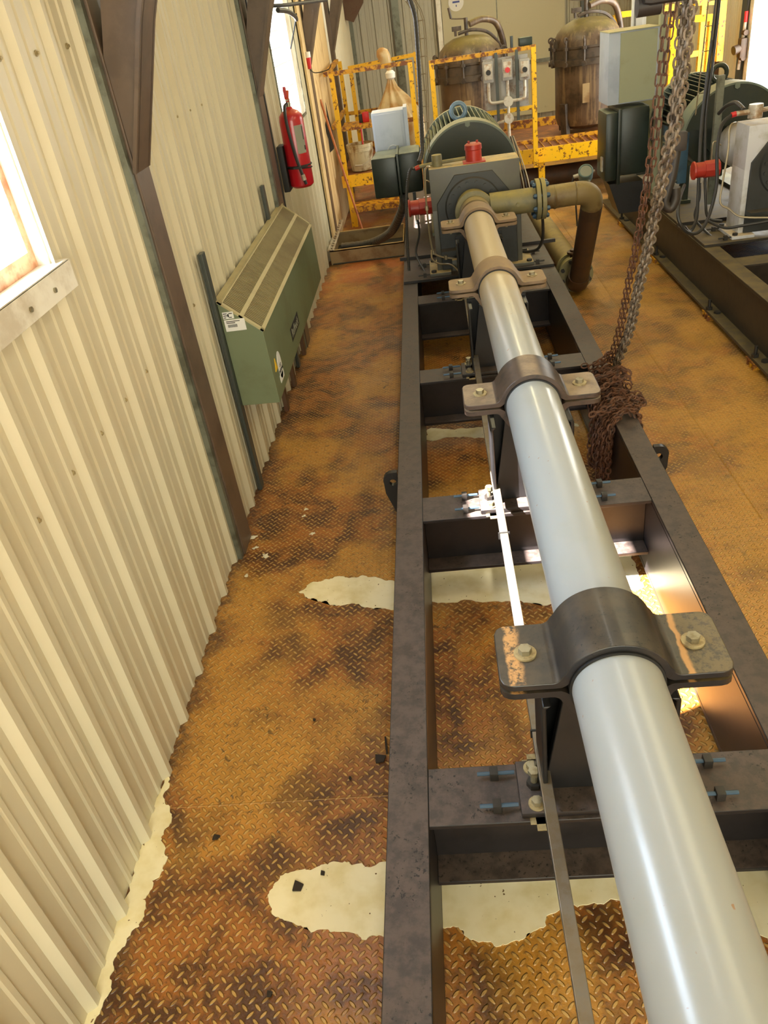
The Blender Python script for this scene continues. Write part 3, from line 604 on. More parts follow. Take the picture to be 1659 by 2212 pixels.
# ---------------- gearbox / thrust chamber stand ----------------
def gearbox(dx, label, mg, full=True):
    X = lambda a: AX+dx+a
    t = thing('thrust_chamber_stand', label, 'gearbox', (X(0), 6.0, 0.447), 'square cased thrust stands')
    yF, yB = 5.94, 6.19
    mb = MB(); mb.box(X(-0.30), X(0.345), yF, yB, 0.90, 1.19, bev=0.006); mb.build('head_casing', mg, t)
    for a, b_ in ((-0.30, -0.262), (0.31, 0.345)):
        mb = MB(); mb.box(X(a), X(b_), yF, yB, 0.47, 0.905, bev=0.004); mb.build('side_leg', mg, t)
    mb = MB(); mb.box(X(-0.36), X(-0.20), yF-0.07, yB+0.05, 0.447, 0.47, bev=0.003); mb.build('foot_plate', mg, t)
    mb = MB(); mb.box(X(0.22), X(0.42), yF-0.07, yB+0.05, 0.447, 0.47, bev=0.003); mb.build('foot_plate', mg, t)
    mb = MB()
    pts = [(-0.262, 0.47), (0.31, 0.47), (0.31, 0.93), (0.15, 1.135), (-0.12, 1.135), (-0.262, 0.95)]
    mb.prism([(X(a), b_) for a, b_ in pts], 'XZ', yF-0.012, yF+0.03); mb.build('front_plate', 'gdark', t, bevel=0.004)
    mb = MB(); mb.lathe([(0.205, 0.03), (0.205, 0.0), (0.195, -0.012), (0.12, -0.012), (0.12, -0.04), (0.06, -0.04)], (X(0), yF-0.012, AZ), 'Y', 56); fl = mb.build('round_flange', 'gdark', t)
    for i in range(16):
        a = 2*PI*i/16+0.2; MB().hexa((X(0.168*math.cos(a)), yF-0.024, AZ+0.168*math.sin(a)), (0, -1, 0), 0.013, 0.012).build('flange_bolt', 'gdark', fl)
    mb = MB(); mb.prism([(X(-0.262), 0.60), (X(-0.262), 0.63), (X(-0.10), 0.63), (X(-0.2), 0.57)], 'XZ', yF-0.10, yF-0.012); mb.build('gusset', 'gdark', t)
    mb = MB(); mb.lathe([(0.14, 0), (0.17, 0.25), (0.17, 0.75)], (X(0), yB, AZ), 'Y', 40); mb.build('coupling_guard', mg, t)
    for (a, yy) in ((-0.33, yF-0.04), (-0.33, yB), (0.39, yF-0.04), (0.39, yB)):
        b1 = MB(); b1.hexa((X(a), yy, 0.47), (0, 0, 1), 0.02, 0.016); b1.build('foot_bolt', 'blacknut', t)
    for s, yy in ((-1, yF-0.05), (-1, yB-0.03), (1, yF-0.05), (1, yB-0.03)):
        st = MB(); xo = X(s*0.40 if s < 0 else 0.45); st.cyl((xo-0.05, yy, 0.463), (xo+0.05, yy, 0.463), 0.006, seg=8); st.box(xo-0.012, xo+0.012, yy-0.014, yy+0.014, 0.447, 0.478); st.build('jack_bolt', 'blacknut', t)
    return t
gearbox(0, 'grey square thrust stand at the far end of the near pump pipe', 'gear')
gearbox(2.215, 'pale white-grey square thrust stand on the second skid at right edge', 'gearw')
# small fittings on top of the near stand
t = thing('red_float_switch', 'red round capped enclosure on top of the grey thrust stand', 'switch', (AX+0.03, 6.0, 1.19))
MB().lathe([(0.0, 0.125), (0.045, 0.125), (0.060, 0.115), (0.062, 0.085), (0.057, 0.08), (0.058, 0.01), (0.058, 0.0)], (AX+0.03, 6.02, 1.19), 'Z', 32).build('body', 'red', t)
MB().box(AX-0.05, AX+0.11, 5.96, 6.08, 1.19, 1.20, bev=0.003).build('base_flange', 'red', t)
MB().cyl((AX+0.0, 6.02, 1.315), (AX+0.0, 6.02, 1.33), 0.008).cyl((AX+0.06, 6.02, 1.315), (AX+0.06, 6.02, 1.33), 0.008).build('cap_lug', 'red', t)
t = thing('junction_fitting', 'dusty olive round conduit box left of the red float switch', 'fitting', (0.076,6.05,1.232))
c0 = Vector((0.071,6.05,1.211))
MB().lathe([(0, 0.085), (0.036, 0.085), (0.038, 0.07), (0.038, 0), (0, 0)], c0-Vector((0, 0, 0.03)), 'Z', 24).build('body', 'gcollar', t)
MB().cyl(c0, (AX-0.03, 6.02, c0.z+0.01), 0.013, seg=12).cyl(c0, c0-Vector((0.13, 0, 0.01)), 0.014, seg=12).build('nipple', 'gcollar', t)
MB().cyl(c0-Vector((0.13, 0, 0.01)), c0-Vector((0.16, 0, 0.02)), 0.016, seg=12).build('gland', 'red', t)
MB().tube([c0-Vector((0.16, 0, 0.02)), (-0.132,6.05,1.18), (-0.176,6,1.003), (-0.202,5.95,0.718), (-0.212,5.9,0.507)], 0.011, 8, corr=0.06).build('flexible_cable', 'cable', t)
# lubrication tubing on left face
t = thing('lubrication_line', 'thin bent metal tubing down the left side of the grey thrust stand', 'tubing', (-0.02, 5.9, 0.47))
MB().tube([(0.015,5.96,1.208), (-0.008,5.93,1.21), (-0.024,5.92,1.158), (-0.033,5.9,0.941), (-0.025,5.88,0.679), (0.012,5.85,0.608), (0.163,5.82,0.57)], 0.007, 8).build('upper_tube', 'tube', t)
MB().tube([(-0.028,5.85,0.654), (-0.028,5.82,0.594), (0.024,5.8,0.559), (0.106,5.7,0.57), (0.166,5.6,0.531)], 0.007, 8).build('lower_tube', 'tube', t)
MB().box(0.115, 0.15, 5.70, 5.735, 0.5235, 0.60, bev=0.002).build('manifold_block', 'gear', t)
for p in ((-0.033,5.9,0.941), (-0.016,5.86,0.633), (0.073,5.83,0.592)): MB().cyl(Vector(p)-Vector((0, 0, 0.015)), Vector(p)+Vector((0, 0, 0.015)), 0.013, seg=6).build('tube_nut', 'tube', t)
# red round enclosure left of the gearbox
def red_side(dx, label, yv=0.0):
    c = Vector((-0.115+dx, 6.35, 0.86)); t = thing('red_junction_box', label, 'switch', c, 'red round-capped side switches')
    MB().cyl(c+Vector((0.02, 0, 0)), c+Vector((0.13, 0, 0)), 0.062, seg=8).build('body', 'red', t, bevel=0.004)
    MB().cyl(c+Vector((-0.05, 0, 0)), c+Vector((0.02, 0, 0)), 0.055, seg=28).lathe([(0.063, -0.062), (0.066, -0.05), (0.06, -0.045)], c, 'X', 24).build('cap', 'red', t)
    MB().cyl(c+Vector((0.0, 0, -0.05)), c+Vector((0.0, 0, -0.09)), 0.015, seg=12).build('gland', 'conduit', t)
    MB().tube([c+Vector((0, 0, -0.09)), c+Vector((0.0, -0.02, -0.2)), c+Vector((-0.04, -0.08, -0.33)), c+Vector((0.02, -0.3, -0.42))], 0.009, 8).build('cable', 'cable', t)
    MB().tube([c+Vector((0.08, 0.03, 0.05)), c+Vector((0.08, 0.03, 0.16)), c+Vector((0.1, 0.03, 0.18)), c+Vector((0.14, 0.03, 0.15))], 0.006, 8).build('vent_tube', 'tube', t)
red_side(0, 'red round-capped switch on the left side of the near thrust stand')
red_side(2.215-0.05, 'red round-capped switch on the left side of the white thrust stand')

# ---------------- suction spool ----------------
t = thing('suction_pipe', 'tan dusty suction pipe with elbow bending down to the floor flange', 'pipe', (1.15, 6.5, 0.0))
MB().lathe([(0.112, 0), (0.112, 0.006), (0.140, 0.010), (0.140, 0.05), (0.125, 0.06), (0.125, 0.19)], (AX, 5.74, AZ), 'Y', 48).build('intake_collar', 'gcollar', t)
ys = 5.80
MB().cyl((AX+0.11, ys, 0.925), (0.735, ys, 0.925), 0.083, seg=40).cyl((AX+0.30, ys-0.083, 0.925), (AX+0.30, ys-0.098, 0.925), 0.014, seg=6).build('inlet_spool', 'gcollar', t)
f1 = MB().cyl((0.735, ys, 0.925), (0.765, ys, 0.925), 0.137, seg=40).cyl((0.772, ys, 0.925), (0.802, ys, 0.925), 0.137, seg=40).build('flange_pair', 'gcollar', t, bevel=0.003)
for i in range(8):
    mb = MB(); a = 2*PI*(i+0.5)/8; yy, zz = ys+0.112*math.cos(a), 0.925+0.112*math.sin(a); mb.cyl((0.71, yy, zz), (0.827, yy, zz), 0.011, seg=10); mb.hexa((0.716, yy, zz), (1, 0, 0), 0.018, 0.018); mb.hexa((0.803, yy, zz), (1, 0, 0), 0.018, 0.018); mb.build('flange_bolt', 'stud', f1)
E1 = Vector((1.02, ys, 0.93))
MB().tube([(0.80, ys, 0.925), (0.9, ys, 0.928), E1], 0.078, 32, smooth=4).lathe([(0.078, 0), (0.083, 0.01), (0.078, 0.02)], (0.86, ys, 0.925), 'X', 32).lathe([(0.079, 0), (0.083, 0.006), (0.079, 0.012)], (1.01, ys, 0.93), 'X', 32).build('horizontal_spool', 'spool', t)
MB().tube([(1.01, ys, 0.93), (1.06, ys+0.005, 0.927), (1.105, ys+0.02, 0.91), (1.135, ys+0.045, 0.87), (1.145, ys+0.075, 0.82)], 0.0785, 32, smooth=6).build('elbow', 'spool', t)
MB().tube([(1.145, ys+0.07, 0.825), (1.143, ys+0.32, 0.46), (1.14, ys+0.52, 0.17)], 0.078, 32, smooth=4).build('sloping_leg', 'spooll', t)
MB().tube([(1.14, ys+0.515, 0.18), (1.14, ys+0.56, 0.12), (1.14, ys+0.64, 0.10), (1.14, ys+0.74, 0.10)], 0.085, 28, smooth=5).build('lower_elbow', 'spooll', t)
f2 = MB().cyl((1.14, ys+0.66, 0.145), (1.14, ys+0.69, 0.145), 0.142, seg=36).cyl((1.14, ys+0.80, 0.145), (1.14, ys+0.83, 0.145), 0.142, seg=36).cyl((1.14, ys+0.69, 0.145), (1.14, ys+0.80, 0.145), 0.12, seg=30).build('floor_flange', 'gcollar', t)
for i in range(8):
    a = 2*PI*(i+0.5)/8; MB().hexa((1.14+0.118*math.cos(a), ys+0.66, 0.145+0.118*math.sin(a)), (0, -1, 0), 0.017, 0.018).build('flange_bolt', 'blacknut', f2)
MB().cyl((1.14, ys+0.745, 0.24), (1.14, ys+0.745, 0.33), 0.035, seg=16).cyl((1.14, ys+0.745, 0.30), (1.14, ys+0.745, 0.315), 0.06, seg=16).build('valve_stem', 'spooll', t)
MB().cyl((1.14, ys+0.83, 0.145), (1.10, 9.6, 0.12), 0.10, seg=32).build('return_line', 'spool', t)
t = thing('drain_hose', 'thin black hose hanging from the suction flange to the skid deck', 'hose', (0.77, 5.85, 0.45))
MB().tube([(0.79, 5.86, 0.80), (0.80, 5.90, 0.72), (0.80, 5.95, 0.60), (0.76, 6.05, 0.50), (0.62, 6.2, 0.465)], 0.011, 8).build('hose', 'cable', t)

# ---------------- motors ----------------
def motor(dx, label, mbody, nfin=56):
    cx, cz = AX+(0.045 if dx == 0 else -0.08)+dx, 0.965; t = thing('electric_motor', label, 'motor', (cx, 7.6, 0.447), 'finned electric motors')
    yF = 6.88
    lower = cz-0.12 if dx == 0 else cz+0.09
    q0 = max(0.0, math.asin((lower-cz)/0.385)) if lower > cz else 0.0
    ext = [] if dx else [1]
    def arch(r, z0, n=30): return [(cx+r, z0) for _ in ext]+[(cx+r*math.cos(q0+(PI-2*q0)*i/n), cz+r*math.sin(q0+(PI-2*q0)*i/n)) for i in range(n+1)]+[(cx-r, z0) for _ in ext]
    mb = MB(); mb.prism(arch(0.385, lower), 'XZ', yF, yF+0.012); mb.build('cowl_face', 'motor', t)
    ro, ri = 0.392, 0.378; n = 40
    pf = arch(ro, lower, n)+arch(ri, lower, n)[::-1]
    mb = MB(); mb.prism(pf, 'XZ', yF-0.006, yF+0.20); mb.build('cowl_rim', 'motorc', t)
    mb = MB(); mb.lathe([(0.0, 0.0), (0.16, 0.0), (0.16, 0.05), (0.285, 0.06), (0.285, 1.2), (0.2, 1.25)], (cx, yF+0.16, cz), 'Y', 48); mb.build('frame', mbody, t)
    fn = MB()
    for i in range(nfin):
        a = 2*PI*i/nfin
        d = Vector((math.cos(a), 0, math.sin(a))); p = Vector((cx, yF+0.24, cz))
        if d.z < -0.2 or (dx and d.z < 0.2): continue
        s_ = Vector((-d.z, 0, d.x))*0.005
        A = [p+d*0.28-s_, p+d*0.28+s_, p+d*0.385+s_*0.6, p+d*0.385-s_*0.6]
        V0 = [fn.bm.verts.new(q) for q in A]; V1 = [fn.bm.verts.new(q+Vector((0, 0.78, 0))) for q in A]
        for k in range(4): fn.bm.faces.new((V0[k], V0[(k+1) % 4], V1[(k+1) % 4], V1[k]))
        fn.bm.faces.new(V0[::-1]); fn.bm.faces.new(V1)
    fn.build('cooling_fins', 'motorc' if dx == 0 else 'motor', t)
    mb = MB(); mb.lathe([(0.29, 0), (0.388, 0.01), (0.388, 0.07), (0.3, 0.09)], (cx, yF+1.02, cz), 'Y', 48); mb.build('end_bell', 'motorc', t)
    mb = MB(); mb.torus((cx-0.055, yF+0.27, cz+0.44), 0.058, 0.018, (0.0, 1, 0)); mb.cyl((cx-0.055, yF+0.27, cz+0.36), (cx-0.055, yF+0.27, cz+0.395), 0.03, seg=16); mb.build('lifting_eye', 'ring' if dx == 0 else 'motor', t)
    mb = MB(); mb.prism([(cx-0.02, cz+0.385), (cx+0.018, cz+0.385), (cx+0.018, cz+0.355), (cx+0.0, cz+0.345), (cx-0.02, cz+0.355)], 'XZ', yF-0.016, yF-0.004); mb.build('latch', 'motorc', t)
    mb = MB()
    for s in (-1, 1):
        mb.box(cx+s*0.29-0.07, cx+s*0.29+0.07, yF+0.2, yF+1.1, 0.447, 0.475); mb.box(cx+s*0.26-0.02, cx+s*0.26+0.02, yF+0.22, yF+0.36, 0.475, 0.75); mb.box(cx+s*0.26-0.02, cx+s*0.26+0.02, yF+0.94, yF+1.08, 0.475, 0.75)
    mb.build('motor_foot', mbody, t)
    if dx:
        mb = MB(); mb.box(cx-0.345, cx-0.27, yF+0.2, yF+1.0, cz-0.35, cz+0.05, bev=0.01)
        mb.build('side_housing', 'motorb', t)
        mb = MB()
        for q in range(7): mb.box(cx-0.375, cx-0.345, yF+0.22, yF+0.62, cz-0.33+q*0.05, cz-0.322+q*0.05)
        mb.build('side_fins', 'motorc', t)
    return t
motor(0, 'green arched electric motor with pale blue lifting eye behind the grey stand', 'motorc')
motor(2.215, 'large dark green arched motor with blue finned side at the right edge', 'motor')

# ---------------- electrical boxes beside near motor ----------------
t = thing('terminal_box', 'dark green box with white sun stripes left of the near motor', 'box', (-0.25, 7.15, 0.8))
mb = MB(); mb.box(-0.455, -0.245, 7.0, 7.42, 0.83, 1.15, bev=0.018, rot=Matrix.Rotation(math.radians(-4), 3, 'Z')); mb.build('cover', 'greenbox', t)
mb = MB(); mb.box(-0.255, -0.235, 6.98, 7.44, 0.815, 1.17, bev=0.004); mb.build('rim_flange', 'greenbox', t)
mb = MB(); mb.box(-0.24, -0.05, 7.02, 7.40, 0.84, 1.165, bev=0.03); mb.build('back_body', 'greenbox', t)
t = thing('control_box', 'pale blue square electrical box above the green terminal box', 'box', (-0.27, 7.5, 1.1))
mb = MB(); mb.box(-0.445, -0.165, 7.45, 7.70, 1.02, 1.445, bev=0.008); mb.build('body', 'bluebox', t)
mb = MB(); mb.box(-0.43, -0.19, 7.442, 7.452, 1.03, 1.43, bev=0.003); mb.build('door_panel', 'bluebox', t)
mb = MB(); mb.torus((-0.285, 7.441, 1.125), 0.052, 0.0022, (0, 1, 0), 40, 6); mb.build('knockout_ring', 'white', t)
mb = MB(); mb.box(-0.165, -0.135, 7.44, 7.70, 1.0, 1.46); mb.build('back_plate', 'bluebox', t)
mb = MB(); mb.box(-0.16, -0.13, 7.6, 7.66, 0.45, 1.02); mb.build('stand_post', 'strut', t)
t = thing('corrugated_hose', 'fat black corrugated conduit from the green box down into the floor tray', 'hose', (-0.5, 8.0, 0.1))
MB().tube([(-0.235, 7.12, 0.83), (-0.235, 7.15, 0.74), (-0.301,7.35,0.583), (-0.409,7.75,0.376), (-0.559,8.15,0.219), (-0.729,8.4,0.129), (-0.991,8.5,0.106)], 0.040, 14, corr=0.05).build('conduit', 'hose', t)
# sump tray
t = thing('floor_tray', 'tan dusty steel tray on the floor at the wall end of walkway', 'tray', (-0.7, 8.6, 0.0))
x0, x1, ya, yb, h = -1.10, -0.315, 8.2, 9.0, 0.15
MB().box(x0, x1, ya, ya+0.012, 0.02, h).box(x0, x1, ya, ya+0.03, h-0.01, h+0.004).build('front_side', 'sump', t)
MB().box(x0, x1, yb-0.012, yb, 0.0, h).box(x0, x1, yb-0.03, yb, h-0.01, h+0.004).build('back_side', 'sump', t)
MB().box(x1-0.012, x1, ya+0.012, yb-0.012, 0.0, h).build('right_side', 'sump', t)
MB().box(x0, x0+0.012, ya+0.012, yb-0.012, 0.0, h).build('left_side', 'sump', t)
MB().box(x0+0.012, x1-0.012, ya+0.012, yb-0.012, 0.002, 0.006).build('tray_floor', 'hdark', t)
sl = MB(); sl.box(x0-0.02, x0+0.005, ya, 9.6, h, h+0.012); sl.box(x0+0.03, x0+0.05, ya, 9.6, h, h+0.012)
for i in range(14): sl.box(x0, x0+0.035, ya+i*0.1, ya+i*0.1+0.03, h, h+0.012)
sl.build('slotted_channel', 'conduit', t)

# ---------------- convector heater ----------------
t = thing('wall_heater', 'long green sloped-top convector heater hung on the left wall', 'heater', (XL+0.04, 4.85, 0.52))
ya, yb = 3.74, 5.97
PR = [(-1.105, 0.52), (-1.105, 1.085), (-0.906, 0.912), (-0.900, 0.515)]
MB().prism(PR, 'XZ', ya, yb).build('body', 'heater', t, smooth=0, bevel=0.003)
sdir = Vector((-0.906+1.105, 0, 0.912-1.085)); sl = sdir.length; sdir.normalize(); nrm = Vector((-sdir.z, 0, sdir.x)); 
if nrm.z < 0: nrm = -nrm
O = Vector((-1.105, 0, 1.085))
def slope(mb, a, b_, y0, y1, h0, h1):
    A = [O+sdir*a+nrm*h0, O+sdir*b_+nrm*h0, O+sdir*b_+nrm*h1, O+sdir*a+nrm*h1]
    mb.prism([(p.x, p.z) for p in A], 'XZ', y0, y1)
mb = MB(); slope(mb, 0.012, sl-0.008, ya+0.01, yb-0.01, 0.0, 0.004); mb.build('grille_backing', 'hdark', t, smooth=0)
mb = MB()
slope(mb, -0.002, 0.022, ya, yb, 0.0, 0.010); slope(mb, sl-0.018, sl+0.002, ya, yb, 0.0, 0.010); slope(mb, sl/2-0.011, sl/2+0.011, ya, yb, 0.0, 0.012)
slope(mb, 0, sl, ya, ya+0.02, 0, 0.010); slope(mb, 0, sl, yb-0.02, yb, 0, 0.010)
mb.build('grille_frame', 'hgrille', t, smooth=0)
mb = MB()
for i in range(110):
    yy = ya+0.026+i*(yb-ya-0.05)/110; slope(mb, 0.02, sl/2-0.009, yy, yy+0.0085, 0.001, 0.008); slope(mb, sl/2+0.009, sl-0.016, yy, yy+0.0085, 0.001, 0.008)
mb.build('grille_slats', 'hslat', t, smooth=0)
MB().box(-1.1205, -1.085, ya, yb, 1.080, 1.094).build('top_flange', 'hgrille', t, smooth=0)
MB().box(-1.135, -1.105, ya+0.2, yb-0.2, 0.55, 1.05).build('back_bracket', 'strut', t, smooth=0)
ye = ya-0.0032
MB().box(-1.09, -1.035, ye, ya, 1.00, 1.035).build('small_label', 'white', t, smooth=0)
MB().box(-1.09, -0.985, ye, ya, 0.935, 0.995).build('large_label', 'white', t, smooth=0)
mb = MB()
for zc, xa, xb in ((1.027, -1.087, -1.068), (1.027, -1.058, -1.040), (1.017, -1.087, -1.066), (1.007, -1.087, -1.074), (1.007, -1.060, -1.045)): mb.box(xa, xb, ye-0.001, ye, zc-0.002, zc+0.002)
mb.box(-1.066, -1.058, ye-0.001, ye, 1.010, 1.025); mb.build('label_print', 'ink', t, smooth=0)
mb = MB()
for zc, xa, xb in ((0.986, -1.080, -1.010), (0.978, -1.080, -1.035)): mb.box(xa, xb, ye-0.001, ye, zc-0.0018, zc+0.0018)
mb.build('label_print', 'ink', t, smooth=0)
mb = MB()
for i in range(14): mb.box(-1.075+i*0.0035, -1.075+i*0.0035+0.0018, ye-0.001, ye, 0.955, 0.97)
mb.build('barcode', 'ink', t, smooth=0)
xf = -0.9035
MB().box(xf, xf+0.003, 4.40, 4.72, 0.60, 0.68).build('name_plate', 'ink', t, smooth=0)
text('Ruffneck', 'plate_writing', 'greylabel', 0.075, (xf+0.0035, 4.56, 0.637), (0, 1, 0), (0, 0, 1), t)
# stickers on front face near lower near end
xs = -0.9015
MB().prism([(3.80, 0.665), (3.86, 0.665), (3.83, 0.73)], 'YZ', xs, xs+0.003).build('warning_triangle', 'yellowlabel', t, smooth=0)
mb = MB(); pl = [(3.925+0.05*math.cos(2*PI*i/24), 0.655+0.075*math.sin(2*PI*i/24)) for i in range(24)]; mb.prism(pl, 'YZ', xs, xs+0.003); mb.box(xs, xs+0.003, 3.87, 3.98, 0.57, 0.61); mb.build('round_sticker', 'white', t, smooth=0)
text('CCI\nTHERMAL', 'sticker_writing', 'ink', 0.026, (xs+0.0035, 3.925, 0.64), (0, 1, 0), (0, 0, 1), t)
for yy, zt, lb in ((3.735, 1.335, 'dark grey wall strut behind the near end of the green heater'), (5.50, 1.31, 'dark grey wall strut behind the far end of the green heater')):
    tag(MB().box(XL+0.028, XL+0.044, yy-0.03, yy+0.03, 0.005, zt).box(XL+0.02, XL+0.028, yy-0.03, yy+0.03, 0.005, zt).build('wall_strut', 'strut', bevel=0.002), lb, 'strut')
for yy, zt, lb in ((4.75, 0.42, 'short brown channel stub under the near half of the heater'), (5.15, 0.40, 'short brown channel stub under the middle of the heater'), (5.75, 0.36, 'short brown channel stub under the far end of the heater')):
    tag(MB().box(XL+0.03, XL+0.06, yy-0.025, yy+0.025, 0.0, zt+0.1).build('floor_stub', 'brown2', bevel=0.002), lb, 'bracket')
tag(MB().box(XL+0.03, XL+0.08, 6.5, 6.62, 0.28, 0.52, bev=0.004).build('wall_outlet_box', 'conduit'), 'small tan conduit box low on the wall past the heater', 'box')

# ---------------- fire extinguisher ----------------
ex = Vector((-0.965, 6.3, 1.135)); t = thing('fire_extinguisher', 'red fire extinguisher strapped to the wall below the louvre window', 'fire extinguisher', ex)
MB().lathe([(0, 0), (0.07, 0.0), (0.088, 0.015), (0.090, 0.03), (0.090, 0.46), (0.084, 0.495), (0.06, 0.52), (0.028, 0.535), (0.02, 0.55), (0, 0.55)], ex, 'Z', 40).build('cylinder', 'extred', t)
MB().cyl(ex+Vector((0, 0, 0.55)), ex+Vector((0, 0, 0.60)), 0.016, seg=16).box(ex.x-0.01, ex.x+0.01, ex.y-0.05, ex.y+0.04, ex.z+0.59, ex.z+0.60).build('valve', 'bolt', t)
MB().box(ex.x-0.012, ex.x+0.012, ex.y-0.04, ex.y+0.06, ex.z+0.61, ex.z+0.625, rot=Matrix.Rotation(math.radians(35), 3, 'X')).box(ex.x-0.02, ex.x+0.0, ex.y-0.01, ex.y+0.01, ex.z+0.60, ex.z+0.68).build('handle', 'extred', t)
MB().tube([ex+Vector((-0.01, -0.02, 0.57)), ex+Vector((-0.02, -0.08, 0.55)), ex+Vector((-0.02, -0.105, 0.44)), ex+Vector((0.0, -0.108, 0.25)), ex+Vector((0.02, -0.108, 0.14)), ex+Vector((0.045, -0.105, 0.03))], 0.012, 10).build('hose', 'cable', t)
MB().cyl(ex+Vector((0.03, -0.108, 0.10)), ex+Vector((0.038, -0.107, 0.06)), 0.016, seg=12).build('nozzle', 'conduit', t)
a0 = math.radians(-60)
def band(r, z0, z1, a0, a1, n=10):
    mb = MB()
    for i in range(n):
        t0, t1 = a0+(a1-a0)*i/n, a0+(a1-a0)*(i+1)/n
        A = [ex+Vector((r*math.cos(t_), r*math.sin(t_), z)) for t_, z in ((t0, z0), (t1, z0), (t1, z1), (t0, z1))]; B = [ex+(p-ex)*1.0+Vector((math.cos((t0+t1)/2), math.sin((t0+t1)/2), 0))*0.0015 for p in A]
        VA = [mb.bm.verts.new(p) for p in A]; VB = [mb.bm.verts.new(p) for p in B]
        mb.bm.faces.new(VB)
        for k in range(4): mb.bm.faces.new((VA[k], VA[(k+1) % 4], VB[(k+1) % 4], VB[k]))
    return mb
band(0.0905, 0.24, 0.43, math.radians(-75), math.radians(-30)).build('instruction_label', 'greylabel', t)
band(0.0925, 0.26, 0.29, math.radians(-38), math.radians(-31), 2).build('label_print', 'ink', t)
band(0.0925, 0.33, 0.42, math.radians(-38), math.radians(-34), 2).build('label_print', 'ink', t)
mb = MB(); mb.torus(ex+Vector((0, 0, 0.155)), 0.094, 0.006, (0, 0, 1), 32, 8); mb.torus(ex+Vector((0, 0, 0.135)), 0.096, 0.004, (0.05, 0.08, 1), 32, 8); mb.bar(ex+Vector((-0.03, -0.12, 0.15)), ex+Vector((0.08, -0.11, 0.155)), 0.01); mb.build('strap', 'rubber', t)
tag(MB().box(-1.10, -1.055, 6.22, 6.38, 1.12, 1.44, bev=0.006).build('extinguisher_bracket', 'rubber'), 'black backing bracket behind the red fire extinguisher', 'bracket')
t = thing('wall_conduit', 'dark vertical conduit pipe running down the wall beside the extinguisher', 'conduit', (-1.10, 6.12, 0.5))
MB().cyl((-1.10, 6.12, 0.75), (-1.10, 6.12, 2.5), 0.010, seg=10).build('pipe', 'cable', t)
MB().tube([(-1.10, 6.12, 0.76), (-1.09, 6.13, 0.6), (-1.07, 6.2, 0.5)], 0.014, 8).build('flexible_end', 'cable', t)
MB().box(-1.13, -1.08, 6.09, 6.15, 0.95, 0.98).build('pipe_clip', 'bolt', t)
t = thing('ceiling_pipe_run', 'thin dark pipe crossing between the knee braces under the louvre window top', 'pipe', (-0.9, 6.6, 2.35))
MB().tube([(-1.215,6.2,2.337), (-0.945,6.5,2.305), (-0.85,6.8,2.303), (-0.68,7.4,2.305)], 0.012, 8).build('pipe', 'cable', t)
MB().tube([(-0.922,6.3,2.276), (-0.887,6.5,2.264), (-0.879,6.8,2.231), (-0.882,6.9,2.207)], 0.016, 8).build('elbow_hose', 'hose', t)
MB().tube([(-0.875,6.9,2.242), (-0.92,7,2.155), (-0.99,7.1,2.021)], 0.006, 6).build('hanging_wire', 'cable', t)
t = thing('red_sensor', 'small red and white sensor hanging beside the louvre window', 'sensor', (-1.098,8.9,1.857))
p = Vector((-1.085,8.9,1.927)); MB().cyl(p, p+Vector((0, 0, -0.05)), 0.03, seg=14).build('white_top', 'white', t); MB().cyl(p+Vector((0, 0, -0.05)), p+Vector((0, 0, -0.15)), 0.03, 0.018, seg=14).build('red_tip', 'redplastic', t)
MB().tube([p+Vector((0, 0, -0.15)), p+Vector((0.05, 0, -0.19)), p+Vector((0.18, 0, -0.18)), p+Vector((0.22, 0, -0.14))], 0.005, 6).build('wire', 'cable', t)

# ---------------- yellow platform, vessels ----------------
t = thing('work_platform', 'chipped yellow raised platform with rusty grating at the back', 'platform', (0.6, 10.6, 0))
PZ = 0.60; pf, pb, pxl, pxr = 9.75, 11.55, -1.02, 3.9
MB().box(pxl, -0.10, pf, pf+0.03, 0.47, PZ).box(0.5, pxr, pf, pf+0.03, 0.455, PZ+0.012).build('front_beam', 'yellow', t, smooth=0)
MB().box(pxl, pxr, pb, pb+0.04, 0.47, PZ+0.09).build('back_beam', 'yrust', t, smooth=0)
MB().box(pxl, -0.1, pf+0.03, pb, PZ-0.04, PZ-0.01).box(0.5, pxr, pf+0.03, pb, PZ-0.04, PZ-0.01).build('deck', 'grate', t, smooth=0)
mb = MB()
for i in range(36):
    x = 0.52+i*0.094; mb.box(x, x+0.008, pf+0.03, 10.3, PZ-0.01, PZ+0.006)
mb.box(0.5, pxr, 10.28, 10.33, PZ-0.01, PZ+0.03)
mb.build('grating_bars', 'yrust', t, smooth=0)
for x in (-0.95, -0.2, 0.6, 1.33, 2.3, 3.2): MB().box(x-0.035, x+0.035, pf+0.05, pf+0.12, 0, 0.47).build('leg', 'yellow', t, smooth=0)
MB().box(-0.92, -0.2, 9.45, 9.75, 0.285, 0.30).box(-0.92, -0.2, 9.44, 9.455, 0.24, 0.30).build('step', 'yrust', t, smooth=0)
